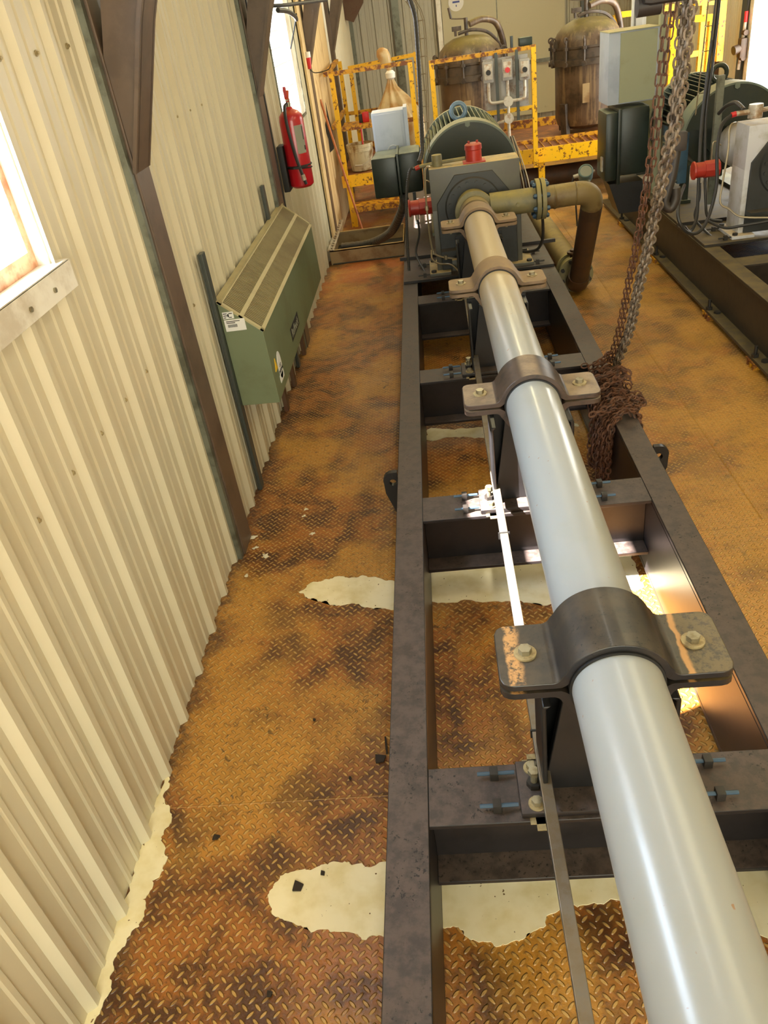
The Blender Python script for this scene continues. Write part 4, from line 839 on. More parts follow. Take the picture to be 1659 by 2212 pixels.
# under-platform clutter
tag(MB().cyl((0.6, 10.3, 0.2), (3.6, 10.3, 0.2), 0.11, seg=24).build('header_pipe', 'spooll'), 'dark pipe lying in shadow under the yellow platform', 'pipe')
def rail(name, segs, label, m='yellow', w=0.05):
    t = thing(name, label, 'guard rail', segs[0][0])
    for nm, mm, a, b_ in [(s[2], s[3] if len(s) > 3 else m, s[0], s[1]) for s in segs]:
        hz = abs(a[2]-b_[2]) < 0.15; MB().bar(a, b_, w*(0.9 if hz else 1.0), w*(0.86 if hz else 1.0)).build(nm, mm, t, smooth=0)
yf, yb2 = 9.72, 11.45
rail('guard_rail', [((-0.96, yf, 0.62), (-0.96, yf, 1.66), 'post'), ((-0.085, yf, 0.62), (-0.085, yf, 1.66), 'post'), ((-0.985, yf, 1.66), (-0.06, yf, 1.66), 'top_rail', 'yrust'), ((-0.96, yf, 1.10), (-0.085, yf, 1.10), 'middle_rail', 'yrust'), ((-0.96, yf, 0.5), (-0.96, yf, 0.62), 'foot')], 'yellow front rail frame of the left cage around the bucket')
rail('guard_rail', [((-1.0, yb2, 0.69), (-1.0, yb2, 1.69), 'post'), ((-0.87, yb2, 0.69), (-0.87, yb2, 1.60), 'post'), ((-0.02, yb2, 0.69), (-0.02, yb2, 1.67), 'post'), ((-0.9, yb2, 1.60), (-0.02, yb2, 1.64), 'top_rail'), ((-0.98, yb2, 1.08), (-0.02, yb2, 1.08), 'middle_rail', 'yrust')], 'yellow back rail frame of the left cage, against the ribbed wall')
rail('guard_rail', [((-1.03, yf+0.05, 1.66), (-1.03, yb2-0.05, 1.70), 'top_rail', 'yrust'), ((-1.03, yf+0.05, 1.12), (-1.03, yb2-0.05, 1.12), 'middle_rail', 'yrust'), ((-1.03, 10.5, 0.6), (-1.03, 10.5, 1.66), 'post', 'yrust')], 'rusty side rail of the left cage along the plywood wall')
rail('guard_rail', [((0.145, yf, 0.43), (0.145, yf, 1.62), 'post'), ((1.25, yf, 0.42), (1.25, yf, 1.63), 'post'), ((0.12, yf, 1.625), (1.275, yf, 1.63), 'top_rail', 'yrust'), ((0.145, yf, 1.05), (1.25, yf, 1.05), 'middle_rail')], 'yellow rail frame with control stations in front of the left vessel')
rail('guard_rail', [((2.378,10.9,1.758), (*(2.378,10.9,1.758)[:2], 0.6), 'post'), ((2.367,10.9,1.755), (2.598,10.9,1.748), 'top_rail')], 'short yellow rail corner behind the sage electrical box', w=0.07)
rail('guard_rail', [((2.715,9.9,1.67), (3.21,9.9,1.639), 'top_rail'), ((3.178,9.9,1.622), (*(3.173,9.9,1.374)[:2], 0.6), 'post'), ((2.776,9.9,1.641), (*(2.776,9.9,1.426)[:2], 0.6), 'post'), ((2.729,9.9,1.175), (2.86,9.9,1.171), 'lower_rail', 'yrust')], 'yellow front rail frame above the big green motor', w=0.075)
rail('guard_rail', [((2.997,11.2,1.739), (3.259,11.2,1.733), 'top_rail'), ((3.366,11.2,1.747), (3.638,11.2,1.725), 'top_rail'), ((3.486,11.2,1.735), (*(3.491,11.2,1.376)[:2], 0.6), 'post'), ((3.334,11.2,1.209), (3.545,11.2,1.212), 'middle_rail'), ((3.702,11.2,1.73), (3.713,11.2,1.09), 'post')], 'yellow back rail frame behind the chains and the green motor', w=0.075)

def vessel(cx, label):
    cy = 10.66; t = thing('filter_vessel', label, 'pressure vessel', (cx, cy, PZ), 'domed rusty filter vessels')
    r = 0.375
    MB().lathe([(0.0, 0.64), (0.28, 0.66), (0.35, 0.70), (r, 0.78), (r, 1.34)], (cx, cy, 0), 'Z', 56).build('shell', 'vessel', t)
    MB().lathe([(0.40, 1.335), (0.425, 1.34), (0.425, 1.40), (0.395, 1.41), (0.395, 1.50), (0.405, 1.51), (0.405, 1.53)], (cx, cy, 0), 'Z', 56).build('clamp_ring', 'vring', t)
    MB().lathe([(0.39, 1.49), (0.385, 1.57), (0.35, 1.66), (0.28, 1.73), (0.18, 1.775), (0.08, 1.79), (0.0, 1.792)], (cx, cy, 0), 'Z', 56).build('domed_lid', 'vessel', t)
    for i in range(12):
        a = 2*PI*i/12+0.26; d = Vector((math.cos(a), math.sin(a), 0)); p = Vector((cx, cy, 0))+d*0.42
        mb = MB(); mb.cyl(p+Vector((0, 0, 1.34)), p+Vector((0, 0, 1.60)), 0.014, seg=8); mb.hexa(p+Vector((0, 0, 1.50)), (0, 0, 1), 0.03, 0.03); mb.torus(p+Vector((0, 0, 1.60)), 0.028, 0.009, (d.y, -d.x, 0), 12, 6); mb.cyl(p-d*0.03+Vector((0, 0, 1.36)), p+d*0.03+Vector((0, 0, 1.36)), 0.03, seg=12)
        mb.build('swing_bolt', 'vring', t)
    for a in (-2.5, -0.9, 0.7, 2.3):
        d = Vector((math.cos(a), math.sin(a), 0)); mb = MB(); p = Vector((cx, cy, 0))+d*0.36
        mb.bar(p+Vector((0, 0, 0.60)), p+d*0.03+Vector((0, 0, 0.95)), 0.09, 0.06, up=(d.x, d.y, 0)); mb.build('leg', 'vring', t)
    MB().box(cx-0.12, cx-0.04, cy-0.385, cy-0.37, 0.95, 1.15).build('name_plate', 'sump', t, smooth=0)
    MB().tube([(cx-0.12, cy-0.05, 1.82), (cx+0.05, cy-0.02, 1.84), (cx+0.25, cy+0.1, 1.78), (cx+0.40, cy+0.2, 1.60), (cx+0.44, cy+0.24, 1.35)], 0.018, 8).build('lid_arm', 'vring', t)
    MB().tube([(cx+0.02, cy, 1.90), (cx+0.18, cy+0.06, 1.93), (cx+0.34, cy+0.16, 1.87), (cx+0.42, cy+0.22, 1.68), (cx+0.44, cy+0.24, 1.5)], 0.036, 12).build('davit_arm', 'vessel', t)
    MB().cyl((cx-0.02, cy, 1.79), (cx-0.02, cy, 1.97), 0.022, seg=12).cyl((cx-0.15, cy-0.04, 1.80), (cx-0.15, cy-0.04, 1.88), 0.015, seg=8).box(cx-0.19, cx-0.08, cy-0.07, cy-0.02, 1.85, 1.90, bev=0.005).build('lift_screw', 'vring', t)
    MB().tube([(cx-0.02, cy, 1.96), (cx-0.12, cy-0.02, 1.97), (cx-0.19, cy-0.03, 1.98)], 0.007, 6).cyl((cx-0.19, cy-0.03, 1.98), (cx-0.21, cy-0.03, 2.09), 0.014, seg=10).build('crank_handle', 'vring', t)
vessel(0.62, 'domed brown filter vessel partly hidden behind the control stations')
vessel(2.0, 'domed brown filter vessel standing clear to the right on the grating')

# control station panel on right frame
t = thing('control_station_panel', 'dirty grey panel of three push-button stations on the yellow frame', 'control panel', (0.943,9.66,1.191))
def quad(name, pxs, y, th, m, par, **k):
    P = [Vector(p) for p in pxs]; mb = MB(); A = [mb.bm.verts.new((p.x, y, p.z)) for p in P]; B = [mb.bm.verts.new((p.x, y+th, p.z)) for p in P]
    mb.bm.faces.new(A[::-1]); mb.bm.faces.new(B)
    for i in range(4): mb.bm.faces.new((A[i], A[(i+1) % 4], B[(i+1) % 4], B[i]))
    return mb.build(name, m, par, smooth=0)
def rect(x0, x1, z0, z1): return [(x0, 0, z1), (x1, 0, z1), (x1, 0, z0), (x0, 0, z0)]
quad('back_panel', rect(0.70, 1.18, 1.08, 1.58), 9.66, 0.01, 'panelgrey', t)
for x in (0.84, 1.06): MB().box(x-0.015, x+0.015, 9.63, 9.66, 0.95, 1.63).build('strut_rail', 'strut', t, smooth=0)
for x, z1, mm in ((0.745, 1.56, 'ink'), (0.95, 1.56, 'redplastic'), (1.135, 1.54, 'ink')):
    st = MB().box(x-0.055, x+0.055, 9.585, 9.66, z1-0.20, z1, bev=0.008).build('station_box', 'panelgrey', t)
    MB().box(x-0.042, x+0.042, 9.572, 9.586, z1-0.17, z1-0.02, bev=0.004).build('faceplate', 'conduit', st)
    MB().cyl((x, 9.572, z1-0.10), (x, 9.545, z1-0.10), 0.026, seg=20).build('button', mm, st)
for pts in ([(0.745, 9.62, 1.36), (0.745, 9.62, 1.20), (0.76, 9.62, 1.165), (0.80, 9.62, 1.155), (0.94, 9.62, 1.155)], [(0.95, 9.62, 1.36), (0.95, 9.62, 1.2)], [(1.135, 9.62, 1.34), (1.135, 9.62, 1.20), (1.12, 9.62, 1.165), (1.07, 9.62, 1.155), (0.96, 9.62, 1.155)], [(0.95, 9.62, 1.12), (0.95, 9.62, 0.8), (0.97, 9.6, 0.6)], [(0.90, 9.62, 0.96), (0.82, 9.62, 0.94), (0.80, 9.62, 0.80)]):
    MB().tube(pts, 0.017, 10, smooth=3).build('conduit_pipe', 'conduit', t)
for z in (1.155, 0.985): MB().cyl((0.95, 9.64, z), (0.95, 9.575, z), 0.052, seg=28).build('round_junction', 'conduit', t)
t = thing('valve_actuator', 'small dark green motor actuator on the corner of the yellow frame', 'actuator', (1.17, 9.8, 1.66))
MB().box(1.10, 1.24, 9.70, 9.82, 1.651, 1.73, bev=0.01).build('body', 'greenbox', t); MB().cyl((1.02, 9.72, 1.651), (1.02, 9.72, 1.76), 0.016, seg=8).build('stem', 'greenbox', t)
# flexible cables from the panel
t = thing('drop_cables', 'bundle of thin cables dropping from control stations behind motor', 'cable', (0.95, 9.3, 0.5))
for i in range(4): MB().tube([(0.96+i*0.01, 9.6, 0.80), (0.99+i*0.02, 9.45, 0.6), (1.02+i*0.03, 9.3, 0.35), (1.05+i*0.03, 9.2, 0.02)], 0.008, 6).build('cable', 'tube' if i % 2 else 'cable', t)

# plastic bag, bucket, broom etc.
bp = Vector((-0.33, 10.3, 0)); t = thing('polythene_bag', 'tied dusty clear polythene bag standing in the left yellow cage', 'bag', (-0.33, 10.3, 0.62))
prof = [(0.03, 1.455), (0.05, 1.50), (0.03, 1.53)]
mb = MB(); seg = 64; rings = []
for z, r, ox in ((1.50, 0.035, 0.0), (1.47, 0.04, 0), (1.40, 0.065, 0.0), (1.30, 0.135, 0.02), (1.20, 0.20, 0.03), (1.05, 0.27, 0.045), (0.85, 0.28, 0.05), (0.66, 0.26, 0.05), (0.62, 0.22, 0.05)):
    rings.append([mb.bm.verts.new((bp.x+ox+r*(1+0.16*math.sin(9*a+z*4)*(1 if z < 1.45 else 0.4)+0.08*math.sin(17*a+2))*math.cos(a), bp.y+r*0.8*(1+0.16*math.sin(9*a+z*4))*math.sin(a), z)) for a in [2*PI*i/seg for i in range(seg)]])
for A, B in zip(rings, rings[1:]):
    for i in range(seg): mb.bm.faces.new((A[i], A[(i+1) % seg], B[(i+1) % seg], B[i]))
mb.bm.faces.new(rings[-1]); mb.build('bag_body', 'poly', t, smooth=80)
MB().lathe([(0.03, 1.48), (0.055, 1.50), (0.058, 1.55), (0.035, 1.575)], (bp.x, bp.y, 0), 'Z', 20).build('knot', 'white', t)
mb = MB(); rings = []
for z, rx, ox in ((1.56, 0.02, 0.0), (1.60, 0.028, -0.01), (1.66, 0.06, -0.035), (1.73, 0.075, -0.055), (1.79, 0.06, -0.065), (1.815, 0.02, -0.07)):
    rings.append([mb.bm.verts.new((bp.x+ox+rx*math.cos(a)*(1+0.1*math.sin(5*a)), bp.y+rx*0.5*math.sin(a), z)) for a in [2*PI*i/24 for i in range(24)]])
for A, B in zip(rings, rings[1:]):
    for i in range(24): mb.bm.faces.new((A[i], A[(i+1) % 24], B[(i+1) % 24], B[i]))
mb.bm.faces.new(rings[-1][::-1]); mb.build('bag_top', 'poly', t, smooth=80)
bc = Vector((-0.78, 10.05, 0.60)); t = thing('bucket', 'stained white plastic bucket on the yellow platform behind the rail', 'bucket', bc)
MB().lathe([(0, 0), (0.125, 0.0), (0.130, 0.01), (0.148, 0.21), (0.156, 0.212), (0.156, 0.25), (0.160, 0.252), (0.160, 0.29), (0.15, 0.29), (0.128, 0.02), (0, 0.02)], bc, 'Z', 40).build('pail', 'bucket', t)
MB().tube([bc+Vector((0.155, -0.03, 0.21)), bc+Vector((0.12, -0.13, 0.12)), bc+Vector((0.0, -0.175, 0.075)), bc+Vector((-0.05, -0.17, 0.075))], 0.004, 6).cyl(bc+Vector((0.02, -0.175, 0.072)), bc+Vector((-0.07, -0.17, 0.078)), 0.009, seg=8).build('bail_handle', 'conduit', t)
tag(MB().cyl((-0.74, 10.02, 0.63), (-0.735, 10.05, 1.10), 0.010, seg=10).build('red_stick', 'redplastic'), 'thin red stick standing in the white bucket', 'tool')
t = thing('red_hand_lamp', 'small red and black hand lamp resting on cage rail shelf', 'lamp', (-0.70, 10.5, 1.13))
tag(MB().box(-0.98, -0.25, 10.3, 10.7, 1.045, 1.06).build('shelf_board', 'yrust'), 'rusty flat shelf inside the left yellow cage', 'shelf')
MB().box(-0.73, -0.65, 10.42, 10.5, 1.06, 1.17, bev=0.012).build('lamp_body', 'redplastic', t); MB().box(-0.775, -0.73, 10.43, 10.5, 1.06, 1.15, bev=0.008).build('battery', 'ink', t)
t = thing('broom', 'long orange-brown broom handle leaning on the left wall', 'broom', (-0.83, 9.37, 0.0))
MB().tube([(-0.822,9.368,0.02), (-0.976,9.45,0.803), (-1.096,9.5,1.448)], 0.013, 10, smooth=3).build('handle', 'handle', t)
MB().bar((-0.90, 9.36, 0.02), (-0.76, 9.38, 0.02), 0.04, 0.035).build('head', 'darkfloor', t)
t = thing('hanging_rag', 'dark rag hanging on the wall post left of yellow cage', 'cloth', (-1.02, 9.6, 1.2))
mb = MB(); P = [(-1.057,9.6,1.401), (-1.042,9.6,1.213), (-1.02,9.6,1.029), (-1.043,9.6,0.926), (-1.092,9.6,0.893), (-1.088,9.6,1.038), (-1.11,9.6,1.16), (-1.063,9.6,1.272)]
A = [mb.bm.verts.new(p) for p in P]; B = [mb.bm.verts.new((p[0], p[1]+0.03, p[2])) for p in P]; mb.bm.faces.new(A); mb.bm.faces.new(B[::-1])
for i in range(8): mb.bm.faces.new((A[i], A[(i+1) % 8], B[(i+1) % 8], B[i]))
mb.build('cloth', 'ink', t)
# sign on the back door
t = thing('round_sign', 'round white sign with blue print high on the back door panel', 'sign', (0.74, Y1-0.12, 2.12))
c = Vector((0.744,15.78,2.099)); MB().cyl(c, c+Vector((0, 0.015, 0)), 0.13, seg=40).build('disc', 'white', t)
mb = MB()
for dz, hw in ((0.055, 0.07), (0.005, 0.06), (-0.05, 0.008)): mb.box(c.x-hw, c.x+hw, c.y-0.004, c.y, c.z+dz-0.014, c.z+dz+0.014)
mb.build('print_lines', 'blueink', t, smooth=0)

# ---------------- right hand electrical boxes ----------------
t = thing('large_terminal_box', 'tall dark green terminal box below the sage electrical box', 'box', (1.78, 7.7, 0.6))
MB().box(1.59, 1.70, 7.58, 7.95, 0.60, 1.17, bev=0.03).build('cover', 'greenbox', t)
MB().box(1.695, 1.725, 7.56, 7.97, 0.57, 1.19, bev=0.004).build('rim_flange', 'greenbox', t)
MB().box(1.72, 1.98, 7.6, 7.95, 0.63, 1.19, bev=0.04).build('back_body', 'greenbox', t)
MB().prism([(1.64, 0.57), (1.95, 0.57), (1.93, 0.3), (1.74, 0.3)], 'XZ', 7.62, 7.92).build('tapered_neck', 'black', t)
MB().box(1.578, 1.592, 7.66, 7.72, 0.68, 0.80).build('label_plate', 'conduit', t)
t = thing('capacitor_box', 'tall sage and pale blue electrical box behind the rusty chains', 'box', (1.8, 7.7, 1.2))
MB().box(1.605, 2.02, 7.60, 7.98, 1.225, 1.765, bev=0.004).build('body', 'bluebox', t)
MB().box(1.70, 2.0, 7.585, 7.60, 1.235, 1.755).build('front_door', 'sagebox', t, smooth=0)
MB().box(1.605, 2.02, 7.59, 7.99, 1.765, 1.772).build('dusty_lid', 'sagebox', t, smooth=0)
MB().box(2.02, 2.08, 7.60, 7.66, 0.45, 1.85).build('support_post', 'sagebox', t, smooth=0)
t = thing('tall_cabinet', 'plain olive tan cabinet rising behind the sage electrical box', 'cabinet', (2.05, 8.5, 1.0))
x0 = (2.069,8.4,1.835)[0]; x1 = (2.259,8.4,1.81)[0]
MB().box(x0, x1, 8.4, 8.7, 0.6, 2.6, bev=0.004).build('body', 'cabinet', t); MB().box(x0+0.28, x0+0.32, 8.39, 8.40, 1.75, 1.88).build('latch_plate', 'sump', t); MB().box(x0+0.02, x1-0.02, 8.45, 8.65, 0.447, 0.6).build('plinth', 'strut', t)
t = thing('curled_poster', 'white curled strip with a red top square beside the olive cabinet', 'poster', (1.972,8.2,1.745))
a = (1.949,8.3,1.957); MB().box(a[0], a[0]+0.02, 8.3, 8.32, 1.70, 2.5).box(a[0]+0.10, a[0]+0.125, 8.28, 8.3, 1.70, 2.5).build('white_edges', 'paper', t); MB().box(a[0]+0.02, a[0]+0.10, 8.31, 8.32, 1.70, 2.5).build('sheet', 'panelgrey', t); MB().box(a[0]+0.04, a[0]+0.10, 8.30, 8.31, (1.989,8.3,1.889)[2], (1.987,8.3,1.935)[2]).build('red_square', 'redplastic', t); MB().box(a[0]+0.04, a[0]+0.10, 8.30, 8.31, 1.70, (1.989,8.3,1.882)[2]).build('white_square', 'white', t)

# transmitter
t = thing('pressure_transmitter', 'blue-grey round transmitter head behind the suction pipe elbow', 'instrument', (1.704,9.007,0.25))
c = Vector((1.555,8.3,0.562)); d = Vector((-0.1, -0.75, 0.65)).normalized()
MB().cyl(c-d*0.06, c+d*0.04, 0.072, seg=28).torus(c+d*0.04, 0.064, 0.009, d, 28, 8).build('head', 'transmitter', t)
MB().cyl(c+d*0.041, c+d*0.044, 0.056, seg=24).build('dial', 'greylabel', t)
MB().cyl(c-Vector((0, 0, 0.04)), c-Vector((0, 0, 0.17)), 0.045, seg=16).cyl(c-Vector((0, 0, 0.17)), (c.x, c.y, 0.0), 0.02, seg=10).build('stem', 'gcollar', t)
MB().cyl(c, c+Vector((-0.12, 0, -0.02)), 0.018, seg=10).cyl(c, c+Vector((0.09, 0, 0.01)), 0.013, seg=8).build('side_port', 'conduit', t)
MB().tube([c+Vector((-0.12, 0, -0.02)), c+Vector((-0.13, 0, -0.10)), c+Vector((-0.10, 0, -0.25)), c+Vector((-0.08, 0, -0.5))], 0.009, 8).build('cable', 'hose', t)

# wall valve on right wall
t = thing('wall_gas_valve', 'small brown valve station on the cream right wall by the door', 'valve', (XR-0.08, 11.5, 1.2))
vx = XR-0.07
def RW(u): return Vector(u)
MB().tube([(3.93,10.986,1.699), (3.93,11.011,1.598)], 0.008, 6, smooth=0).build('cable', 'cable', t)
a = Vector((3.93,11.023,1.589)); MB().cyl(a, a-Vector((0, 0, 0.11)), 0.022, seg=12).build('red_gland', 'redplastic', t)
MB().cyl(a-Vector((0, 0, 0.11)), Vector((3.93,11.096,0.977)), 0.020, seg=10).build('pipe', 'conduit', t)
a = Vector((3.93,11.019,1.218)); MB().box(a.x-0.05, a.x+0.03, a.y-0.06, a.y+0.06, a.z-0.11, a.z+0.10, bev=0.015).cyl(a, a+Vector((-0.12, -0.03, -0.02)), 0.05, seg=14).build('valve_body', 'spooll', t)
for q in ((3.93,11.01,1.372), (3.93,11.012,1.106)): MB().cyl(Vector(q)-Vector((0, 0.05, 0)), Vector(q)+Vector((0, 0.05, 0)), 0.03, seg=8).build('union', 'spooll', t)

# ---------------- cable trays with cables ----------------
def wire_tray(spine, wvec, dvec, label, group='wire mesh cable trays'):
    t = thing('wire_cable_tray', label, 'cable tray', spine[-1], group)
    P = [Vector(p) for p in spine]; w = Vector(wvec); d = Vector(dvec)
    mb = MB()
    for off in (-w, w, -w+d, w+d): mb.tube([p+off for p in P], 0.0032, 5, smooth=3)
    L = 0
    for a, b_ in zip(P, P[1:]):
        k = max(1, int((b_-a).length/0.11))
        for i in range(k):
            p = a.lerp(b_, i/k); mb.tube([p-w+d, p-w, p+w, p+w+d], 0.0032, 5, smooth=0)
    mb.build('wire_basket', 'tube', t)
    return t
t = wire_tray([(-0.019,6.75,2.216), (0.038,6.75,2.079), (0.026,6.75,1.734), (-0.013,6.75,1.184)], (0.028, 0, 0), (0.012, -0.045, 0), 'wire basket cable tray hanging left of the near motor')
MB().tube([(-0.046,6.7,2.386), (-0.012,6.7,2.215), (0.012,6.7,2.097), (0.007,6.7,1.862), (-0.011,6.7,1.49), (-0.028,6.7,1.227), (-0.063,6.6,1.145)], 0.017, 10, corr=0.04).build('armoured_cable', 'hose', t)
t = wire_tray([(2.113,6.6,2.094), (2.111,6.6,1.932), (2.102,6.6,1.622), (2.086,6.6,1.213)], (0.03, 0, 0), (-0.02, -0.05, 0), 'wire basket cable tray with dark cables in front of the big motor')
MB().tube([(2.142,6.6,2.091), (2.136,6.6,1.929), (2.109,6.55,1.623), (2.076,6.5,1.21), (2.047,6.4,0.973), (2.028,6.3,0.696), (1.998,6.2,0.535), (1.925,6.1,0.482), (1.85,6,0.55)], 0.013, 8).build('cable', 'cable', t)
MB().tube([(2.158,6.6,2.088), (2.156,6.6,1.926), (2.132,6.55,1.591), (2.1,6.5,1.207), (2.088,6.4,0.935), (2.087,6.3,0.655), (2.087,6.2,0.541), (2.158,6.1,0.528)], 0.011, 8).build('cable', 'cable', t)
t = thing('strut_post', 'grey strut post standing between the big motor and thrust stand', 'post', (2.2, 6.6, 0.45))
MB().bar((2.224,6.62,1.45), (2.229,6.62,0.537), 0.05, 0.04).build('channel', 'trim', t)
t = thing('power_cable_loop', 'black cable looping from conduit fitting over skid deck at right', 'cable', (2.2, 6.0, 0.45))
cc = Vector((2.27,6,1.269))
MB().lathe([(0, 0.085), (0.045, 0.085), (0.047, 0.07), (0.047, 0.0), (0, 0)], cc-Vector((0, 0, 0.04)), 'Z', 24).cyl(cc, cc-Vector((0.13, 0, 0.0)), 0.017, seg=12).cyl(cc, cc+Vector((0.2, 0, 0.01)), 0.015, seg=10).build('conduit_body', 'conduit', t)
MB().cyl(cc-Vector((0.13, 0, 0)), cc-Vector((0.16, 0, 0.005)), 0.018, seg=12).build('red_gland', 'redplastic', t)
MB().tube([cc-Vector((0.16, 0, 0.005)), (2.032,5.95,1.213), (2.004,5.9,1.054), (2.005,5.85,0.85), (1.952,5.8,0.648), (1.874,5.75,0.567), (1.773,5.7,0.598), (1.711,5.7,0.701), (1.742,5.8,0.801), (1.858,6.1,0.822)], 0.012, 8).build('cable', 'cable', t)
MB().tube([cc-Vector((0.08, 0, -0.02)), (2.168,6.1,1.324), (2.176,6.3,1.285), (2.194,6.5,1.21)], 0.014, 8, corr=0.04).build('flexible_cable', 'hose', t)
t = thing('lubrication_line', 'thin bent metal tubing in front of the white thrust stand', 'tubing', (2.3, 5.9, 0.5))
MB().tube([(2.147,6,1.213), (2.092,5.95,1.197), (2.084,5.92,1.04), (2.061,5.9,0.834), (2.054,5.88,0.72), (2.11,5.85,0.675), (2.178,5.8,0.626), (2.349,5.75,0.609)], 0.007, 8).build('tube', 'tube', t)
MB().tube([(1.988,5.9,0.595), (2.073,5.8,0.562), (2.167,5.75,0.575), (2.332,5.7,0.598)], 0.010, 8).build('cable', 'cable', t)

# ---------------- chains ----------------
def resample(P, step):
    P = [Vector(p) for p in P]; Q = []
    for i in range(len(P)-1):
        p0 = P[max(i-1, 0)]; p1 = P[i]; p2 = P[i+1]; p3 = P[min(i+2, len(P)-1)]
        for k in range(12):
            t = k/12; Q.append(0.5*((2*p1)+(p2-p0)*t+(2*p0-5*p1+4*p2-p3)*t*t+(3*p1-p0-3*p2+p3)*t**3))
    Q.append(P[-1]); out = [Q[0]]; acc = 0
    for a, b_ in zip(Q, Q[1:]):
        L = (b_-a).length
        while acc+L >= step:
            a = a.lerp(b_, (step-acc)/L); out.append(a.copy()); L = (b_-a).length; acc = 0
        acc += L
    return out
def chain(mb, pts, pitch=0.030, wr=0.0045, twist=0.4):
    C_ = resample(pts, pitch); up = Vector((0.3, 0.9, 0.2)); hw = max(pitch*0.25, wr*2.4); hl = pitch*0.60
    for i in range(len(C_)-1):
        a, b_ = C_[i], C_[i+1]; d = (b_-a).normalized(); c = (a+b_)/2
        s = d.cross(up)
        if s.length < 0.1: s = d.cross(Vector((1, 0, 0)))
        s.normalize(); n_ = s.cross(d); ang = (i % 2)*PI/2+twist+random.uniform(-0.25, 0.25); x = s*math.cos(ang)+n_*math.sin(ang); z = d.cross(x)
        rg = []; st = []
        for k in range(5): t_ = PI*k/4; st.append((hw*math.cos(t_), (hl-hw)+hw*math.sin(t_)))
        for k in range(5): t_ = PI+PI*k/4; st.append((hw*math.cos(t_), -(hl-hw)+hw*math.sin(t_)))
        m_ = len(st)
        for j, (u_, v_) in enumerate(st):
            cc_ = Vector((0, (hl-hw) if v_ > 0 else -(hl-hw))) ; o2 = Vector((u_, v_))-cc_; o2.normalize()
            outw = x*o2.x+d*o2.y; p = c+x*u_+d*v_
            rg.append([mb.bm.verts.new(p+outw*wr*math.cos(q)+z*wr*math.sin(q)) for q in (PI/4, 3*PI/4, 5*PI/4, 7*PI/4)])
        for j in range(m_):
            A, B = rg[j], rg[(j+1) % m_]
            for q in range(4): mb.bm.faces.new((A[q], A[(q+1) % 4], B[(q+1) % 4], B[q]))
TOP = Vector((0.864,3.85,0.495))
t = thing('hoist_chain', 'thin rusty brown double hoist chain tied down to the skid beam', 'chain', (0.85, 3.85, 0.45))
mb = MB()
chain(mb, [(0.84,3,2.168), (0.836,3,2.066), (0.833,3.02,1.971), (0.833,3.06,1.829), (0.837,3.12,1.627), (0.837,3.2,1.474), (0.846,3.3,1.316), (0.853,3.4,1.161), (0.86,3.52,0.987), (0.874,3.68,0.742), (0.869,3.85,0.481)], 0.0365, 0.0031)
mb.build('hanging_strand', 'rustchain', t, smooth=60)
mb = MB()
chain(mb, [(0.82,3,2.171), (0.814,3,2.064), (0.813,3.02,1.996), (0.814,3.06,1.832), (0.818,3.12,1.642), (0.823,3.2,1.476), (0.833,3.3,1.317), (0.839,3.4,1.163), (0.846,3.52,0.989), (0.856,3.68,0.744), (0.85,3.85,0.483)], 0.0365, 0.0031)
mb.build('hanging_strand', 'rustchain', t, smooth=60)
mb = MB()     # coils piled and wrapped over the right side beam
def wrap(y, k, s=1.0):
    j = lambda a: random.uniform(-a, a)
    return [(0.75+j(0.01), y+j(0.05), 0.30-0.1*k), (0.745+j(0.01), y+j(0.04), 0.40), (0.79, y+j(0.03), 0.45+0.02*k), (0.84, y+0.01+j(0.03), 0.455+0.03*k), (0.885+j(0.01), y+0.03+j(0.03), 0.43), (0.895+j(0.01), y+0.03+j(0.04), 0.33), (0.85, y+0.05, 0.22)]
for i in range(15):
    y = 3.30+i*0.04+random.uniform(-0.03, 0.03); chain(mb, wrap(y, random.random()*1.2), 0.030, 0.0048)
for i in range(22):
    y = random.uniform(3.32, 3.88); x = random.uniform(0.74, 0.84); zb = random.uniform(0.46, 0.52)
    a = random.uniform(-0.8, 0.8); pts = [(x-0.09*math.cos(a)+random.uniform(-0.02, 0.02), y-0.07*math.sin(a), zb-0.02), (x, y, zb), (x+0.05, y+0.05*math.sin(a)+0.03, zb+0.01), (x+0.09*math.cos(a), y+0.08*math.sin(a), zb-0.03)]
    chain(mb, pts, 0.030, 0.0048)
for y in (3.45, 3.42, 3.50): chain(mb, [(0.80, y, 0.47), (0.88, y+0.03, 0.46), (0.935, y+0.02, 0.45), (0.90, y-0.03, 0.44), (0.82, y-0.03, 0.47)], 0.030, 0.0048)
mb.build('coiled_pile', 'rustchain', t, smooth=60)
mb = MB()
for i in range(7):
    y = 3.28+0.04*i; L = random.uniform(0.05, 0.20); x = 0.735-0.012*(i % 3)
    chain(mb, [(0.79, y, 0.455), (0.75, y, 0.44), (x, y-0.01, 0.36), (x, y, 0.26), (x+0.005, y, L), (x-0.012, y+0.02, L-0.02), (x-0.02, y+0.03, L+0.03), (x-0.012, y+0.03, 0.30), (x+0.01, y+0.02, 0.43)], 0.030, 0.0048)
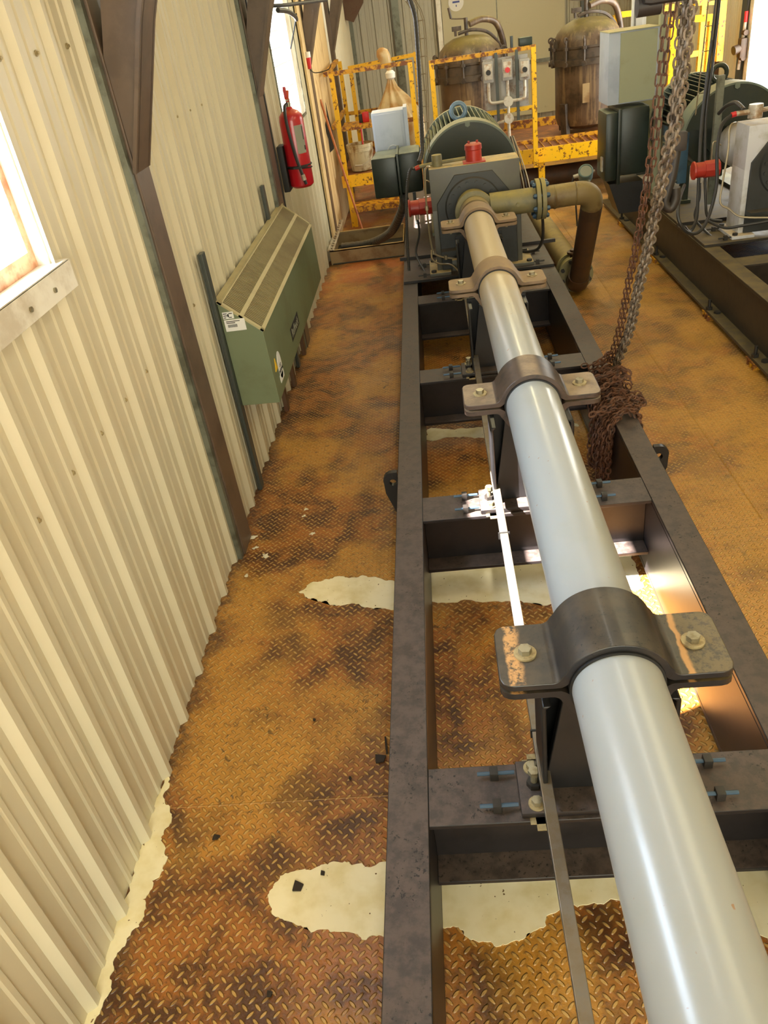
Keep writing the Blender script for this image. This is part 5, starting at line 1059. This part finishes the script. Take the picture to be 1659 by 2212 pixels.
mb.build('hanging_loops', 'rustchain', t, smooth=60)
t = thing('load_chain', 'thick grey steel load chain bundle hanging beside the rusty one', 'chain', (0.87, 3.8, 0.5))
base = [(0.883,3,2.162), (0.885,3.02,2.066), (0.887,3.03,2.007), (0.889,3.05,1.883), (0.891,3.08,1.78), (0.892,3.1,1.685), (0.885,3.16,1.559), (0.888,3.22,1.464), (0.892,3.28,1.365), (0.896,3.4,1.154), (0.898,3.53,0.943), (0.911,3.68,0.721), (0.894,3.8,0.532), (0.884,3.87,0.431)]
for q, (ox, oy) in enumerate(((-0.014, 0.0), (0.012, -0.012), (0.0, 0.014), (0.002, -0.024), (-0.006, -0.012))):
    mb = MB(); chain(mb, [Vector(p)+Vector((ox*(1.3-i*0.05), oy*(1.3-0.05*i), 0.008*q)) for i, p in enumerate(base)], 0.0300, 0.0050, 0.3+q); mb.build('chain_strand', 'steelchain', t, smooth=60)
t = thing('chain_hook', 'dark heavy hook hanging in the grey load chain bundle', 'hook', (0.949,3.3,1.427))
hp = [(0.963,3.3,1.587), (0.955,3.3,1.504), (0.941,3.3,1.445), (0.933,3.3,1.399), (0.955,3.3,1.373), (0.973,3.3,1.406), (0.971,3.3,1.45)]
MB().tube(hp, 0.02, 12).build('hook_body', 'hook', t); MB().box(*(lambda p: (p[0]-0.035, p[0]+0.035, p[1]-0.02, p[1]+0.02, p[2]-0.02, p[2]+0.05))((0.965,3.3,1.604)), bev=0.01).build('hook_block', 'hook', t)
t = thing('hoist_block', 'dark cast hoist block at the top where the chains enter', 'hoist', (0.848,3,2.118))
c = Vector((0.859,3.02,2.135)); MB().box(c.x-0.13, c.x+0.05, c.y-0.06, c.y+0.06, c.z-0.045, c.z+0.25, bev=0.03).build('body', 'hook', t); MB().cyl(c+Vector((-0.135, 0, -0.045)), c+Vector((-0.06, 0, -0.045)), 0.03, seg=16).build('guide_roller', 'hook', t)
MB().cyl(c+Vector((0, 0, 0.2)), (c.x, c.y, 3.7), 0.015, seg=10).build('hanger_rod', 'hook', t)
